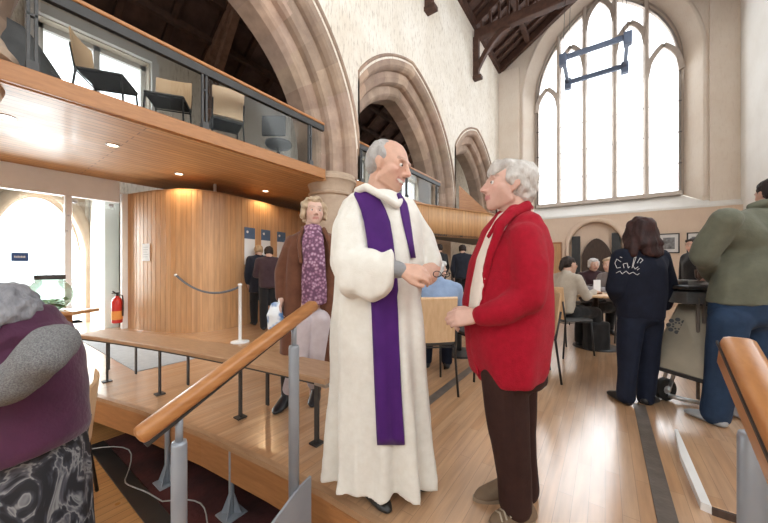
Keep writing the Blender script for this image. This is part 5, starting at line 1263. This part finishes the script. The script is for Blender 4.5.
# café table with its sitters, far right of centre
tp_ = W(2.97, 4.35)
tb = empty('cafe_table', (tp_.x, tp_.y, 0), 0, 'round pale wooden café table beyond the red jacket', 'table')
MB().lathe([(.0, .725), (.43, .725), (.445, .735), (.445, .75), (.435, .757), (.0, .757)], n=48).build('tabletop', M['ply'], tb, True); sharp(bpy.data.objects['tabletop.001'] if 'tabletop.001' in bpy.data.objects else bpy.data.objects['tabletop'], 40)
MB().tube([(0, 0, .02), (0, 0, .73)], .035, 14).build('pedestal', M['black_metal'], tb, True); MB().lathe([(.28, 0), (.27, .02), (.05, .04)], n=28).build('base', M['black_metal'], tb, True)
cch(2.38, 4.07, math.radians(-75), 'plywood chair of the ponytailed woman, right beside the red jacket')
cream = cloth('beige_cardigan', (.52, .46, .38), (.44, .38, .31))
def pony(r, H):
    hair_piece(r, H, [[((0, -.02, .04), (.084, .094, .072)), ((0, -.045, -.01), (.078, .065, .055))], [((0, -.11, .03), (.03, .03, .03)), ((0, -.13, -.06), (.03, .025, .05))]], hair_dark, .009, .005, 40, 1)
seated('ponytailed woman in a beige cardigan at the café table, hand raised to her face', 2.41, 4.18, math.radians(15), cream, blackc, hair_dark, 1.0, hand_up=True, hairfn=pony)
seated('white-haired man in a dark jacket behind the café table, facing us', 3.74, 5.6, math.radians(-100), cloth('dark_maroon_jacket', (.05, .02, .025), (.035, .015, .018)), blackc, hair_white, 1.1)
cch(3.76, 5.68, math.radians(180), 'plywood chair behind the café table under the white-haired man')
seated('fair-haired person in a grey top at the café table, half hidden by the navy sweatshirt', 3.54, 4.75, math.radians(190), cloth('grey_top', (.30, .28, .29), (.24, .22, .23)), blackc, hair_beige, 1.05)
cch(3.59, 4.77, math.radians(95), 'plywood chair behind the long-haired woman under the person in grey')
mc = empty('menu_card', (*W(2.90, 4.22).xy, .757), TH + .2, 'white menu card standing in a holder on the café table', 'menu')
MB().box((-.06, -.02, 0), (.06, .02, .015), .004).build('holder', M['oak'], mc); MB().box((-.055, -.003, .012), (.055, .003, .19)).build('card', M['paper'], mc)
def cup(lat, d, label, mat='paper'):
    c = empty('cup', (*W(lat, d).xy, .757), 0, label, 'cup', 'cups on the café table'); MB().lathe([(.0, .012), (.025, .012), (.038, .075), (.034, .075), (.022, .018), (.0, .018)], n=18, cap=False).build('bowl', M[mat], c, True)
    MB().lathe([(.0, 0), (.06, .006), (.065, .012), (.0, .012)], n=20, cap=False).build('saucer', M[mat], c, True)
    MB().tube([(.034, 0, .06), (.06, 0, .055), (.058, 0, .035), (.03, 0, .03)], .005, 6).build('handle', M[mat], c)
cup(2.80, 4.35, 'white cup on the café table left of the menu card'); cup(3.12, 4.30, 'white cup on the café table right of the menu card')
v = Vol(); v.hull([((sx * .11, sy * .05, z), .035) for sx in (-1, 1) for sy in (-1, 1) for z in (.036, .36)])
p = W(2.98, 4.38); hb = empty('holdall', (p.x, p.y + .0, 0), TH, 'black bag on the floor under the café table', 'bag')
hb.location = (*W(2.86, 4.18).xy, 0)
garment('bag_body', v, blackc, hb, .012, 3, (.012, (10, 10, 8), 1.0)); MB().tube([(-.08, 0, .38), (-.05, 0, .47), (.05, 0, .47), (.08, 0, .38)], .01, 8).build('bag_handle', M['black_metal'], hb, True)
# far table glimpsed beside the red jacket
t2 = empty('cafe_table', (*W(.98, 4.05).xy, 0), 0, 'café table glimpsed between the blue shirt and the red jacket', 'table')
MB().lathe([(.0, .725), (.46, .725), (.47, .74), (.46, .757), (.0, .757)], n=40).build('tabletop', M['ply'], t2); MB().tube([(0, 0, .02), (0, 0, .73)], .035, 12).build('pedestal', M['black_metal'], t2); MB().lathe([(.26, 0), (.25, .02), (.05, .04)], n=24).build('base', M['black_metal'], t2)

# ================================================================== serving trolley
def make_trolley():
    q = P_at(2.62, 2.55); r = empty('serving_trolley', W(2.55, 2.62), TH, 'steel serving trolley with a black top and a big castor beside the navy sweatshirt', 'trolley')
    def panel(name, pts, th, mat): return MB().prism(pts, th).build(name, mat, r)
    a, b, c, d_ = q(679, 304, .05), q(714, 307, -.10), q(711, 384, -.28), q(648, 365, .02)
    panel('side_panel', [a, b, c, d_], (.01, .02, 0), M['trolley'])
    m = MB(); m.bar(d_, c, .02, .03); m.build('bottom_edge', M['black_metal'], r)
    # pierced rosette of drilled holes
    m = MB(); n = (b - a).cross(d_ - a).normalized(); n = n if n.y < 0 else -n; cen = a * .50 + b * .16 + c * .06 + d_ * .28; ex = (b - a).normalized(); ez = n.cross(ex)
    for k in range(8):
        t = k * PI / 4; p = cen + (ex * math.cos(t) + ez * math.sin(t)) * .055; m.tube([p + n * .004, p - n * .004], .017, 12); p = cen + (ex * math.cos(t + .39) + ez * math.sin(t + .39)) * .028; m.tube([p + n * .004, p - n * .004], .008, 10)
    m.build('drilled_rosette', M['black_metal'], r)
    x0, x1 = q(672, 290, .0).x, q(736, 290, 0).x; zt = q(690, 285, 0).z
    MB().box((x0, -.14, zt - .03), (x1, .50, zt), .008).build('top', M['black_metal'], r); MB().box((x0 + .02, -.11, zt - .15), (x1 - .02, .47, zt - .05), .008).build('drawer_box', M['dark_grey'], r)
    m = MB()
    for k in range(6): x = q(699, 300).x + .02 * k; m.bar((x, -.125, zt - .16), (x + .004, -.125, zt - .04), .006, .006)
    m.build('wire_rack', M['steel'], r)
    m = MB()
    for x in (q(698, 350, -.1).x, q(704, 350, -.1).x): m.tube([(x, -.1, .06), (x, -.1, zt - .1)], .012, 10)
    m.build('upright', M['strip'], r, True)
    for (u, vv, dy) in ((665, 383, .02), (730, 385, .3)):
        p = q(u, vv, dy); p.z = .095; w = empty('castor', (0, 0, 0)); bpy.data.objects.remove(w)
        ax = V((.15, -.98, 0)).normalized(); m = MB(); m.tube([p + ax * .02, p - ax * .02], .093, 28); o = m.build('castor', M['rubber'], r, False)
        MB().tube([p + ax * .023, p - ax * .023], .035, 16).build('hub', M['steel'], o); m = MB(); m.bar(p + V((0, 0, 0)) + ax * .03, p + ax * .03 + V((.05, 0, .16)), .03, .008); m.bar(p - ax * .03, p - ax * .03 + V((.05, 0, .16)), .03, .008); m.build('fork', M['steel'], o)
    pts = [q(668, 400, .0) * V((1, 1, 0)) + V((0, 0, .05)), q(684, 402, -.05) * V((1, 1, 0)) + V((0, 0, .035)), q(700, 408, -.1) * V((1, 1, 0)) + V((0, 0, .03))]
    MB().tube(pts, .018, 10).build('foot_pedal', M['steel'], r, True)
    loc = W(2.55, 2.62)
    def on(name, u, dy, label, cat): p = q(u, 285, dy); w_ = W(2.55 + p.x, 2.62 + dy, zt + .002); return empty(name, w_, TH, label, cat)
    t = on('tray', 686, .1, 'steel tray of cutlery on the black top of the trolley', 'tray'); m = MB(); m.box((-.1, -.12, 0), (.1, .12, .006)); m.box((-.1, -.12, 0), (-.094, .12, .035)); m.box((.094, -.12, 0), (.1, .12, .035)); m.box((-.1, -.12, 0), (.1, -.114, .035)); m.box((-.1, .114, 0), (.1, .12, .035)); m.build('pan', M['steel'], t)
    m = MB(); rr = random.Random(2)
    for k in range(9): x, y, a_ = rr.uniform(-.07, .07), rr.uniform(-.06, .06), rr.uniform(-.3, .3); m.bar((x - .05 * math.sin(a_), y - .05, .012 + .002 * k), (x + .05 * math.sin(a_), y + .05, .012 + .002 * k), .008, .004)
    m.build('cutlery', M['steel'], t)
    j = on('jug', 706, .05, 'brown jug on the trolley beside the arm of the green jacket', 'jug'); MB().lathe([(.0, 0), (.045, 0), (.058, .05), (.05, .12), (.055, .155), (.05, .155), (.044, .12)], n=22, cap=False).build('jug_body', plain('brown_glaze', (.11, .06, .04), .3), j, True); MB().tube([(-.05, 0, .14), (-.09, 0, .12), (-.085, 0, .06), (-.055, 0, .045)], .008, 8).build('jug_handle', plain('brown_glaze_handle', (.11, .06, .04), .3), j, True)
make_trolley()
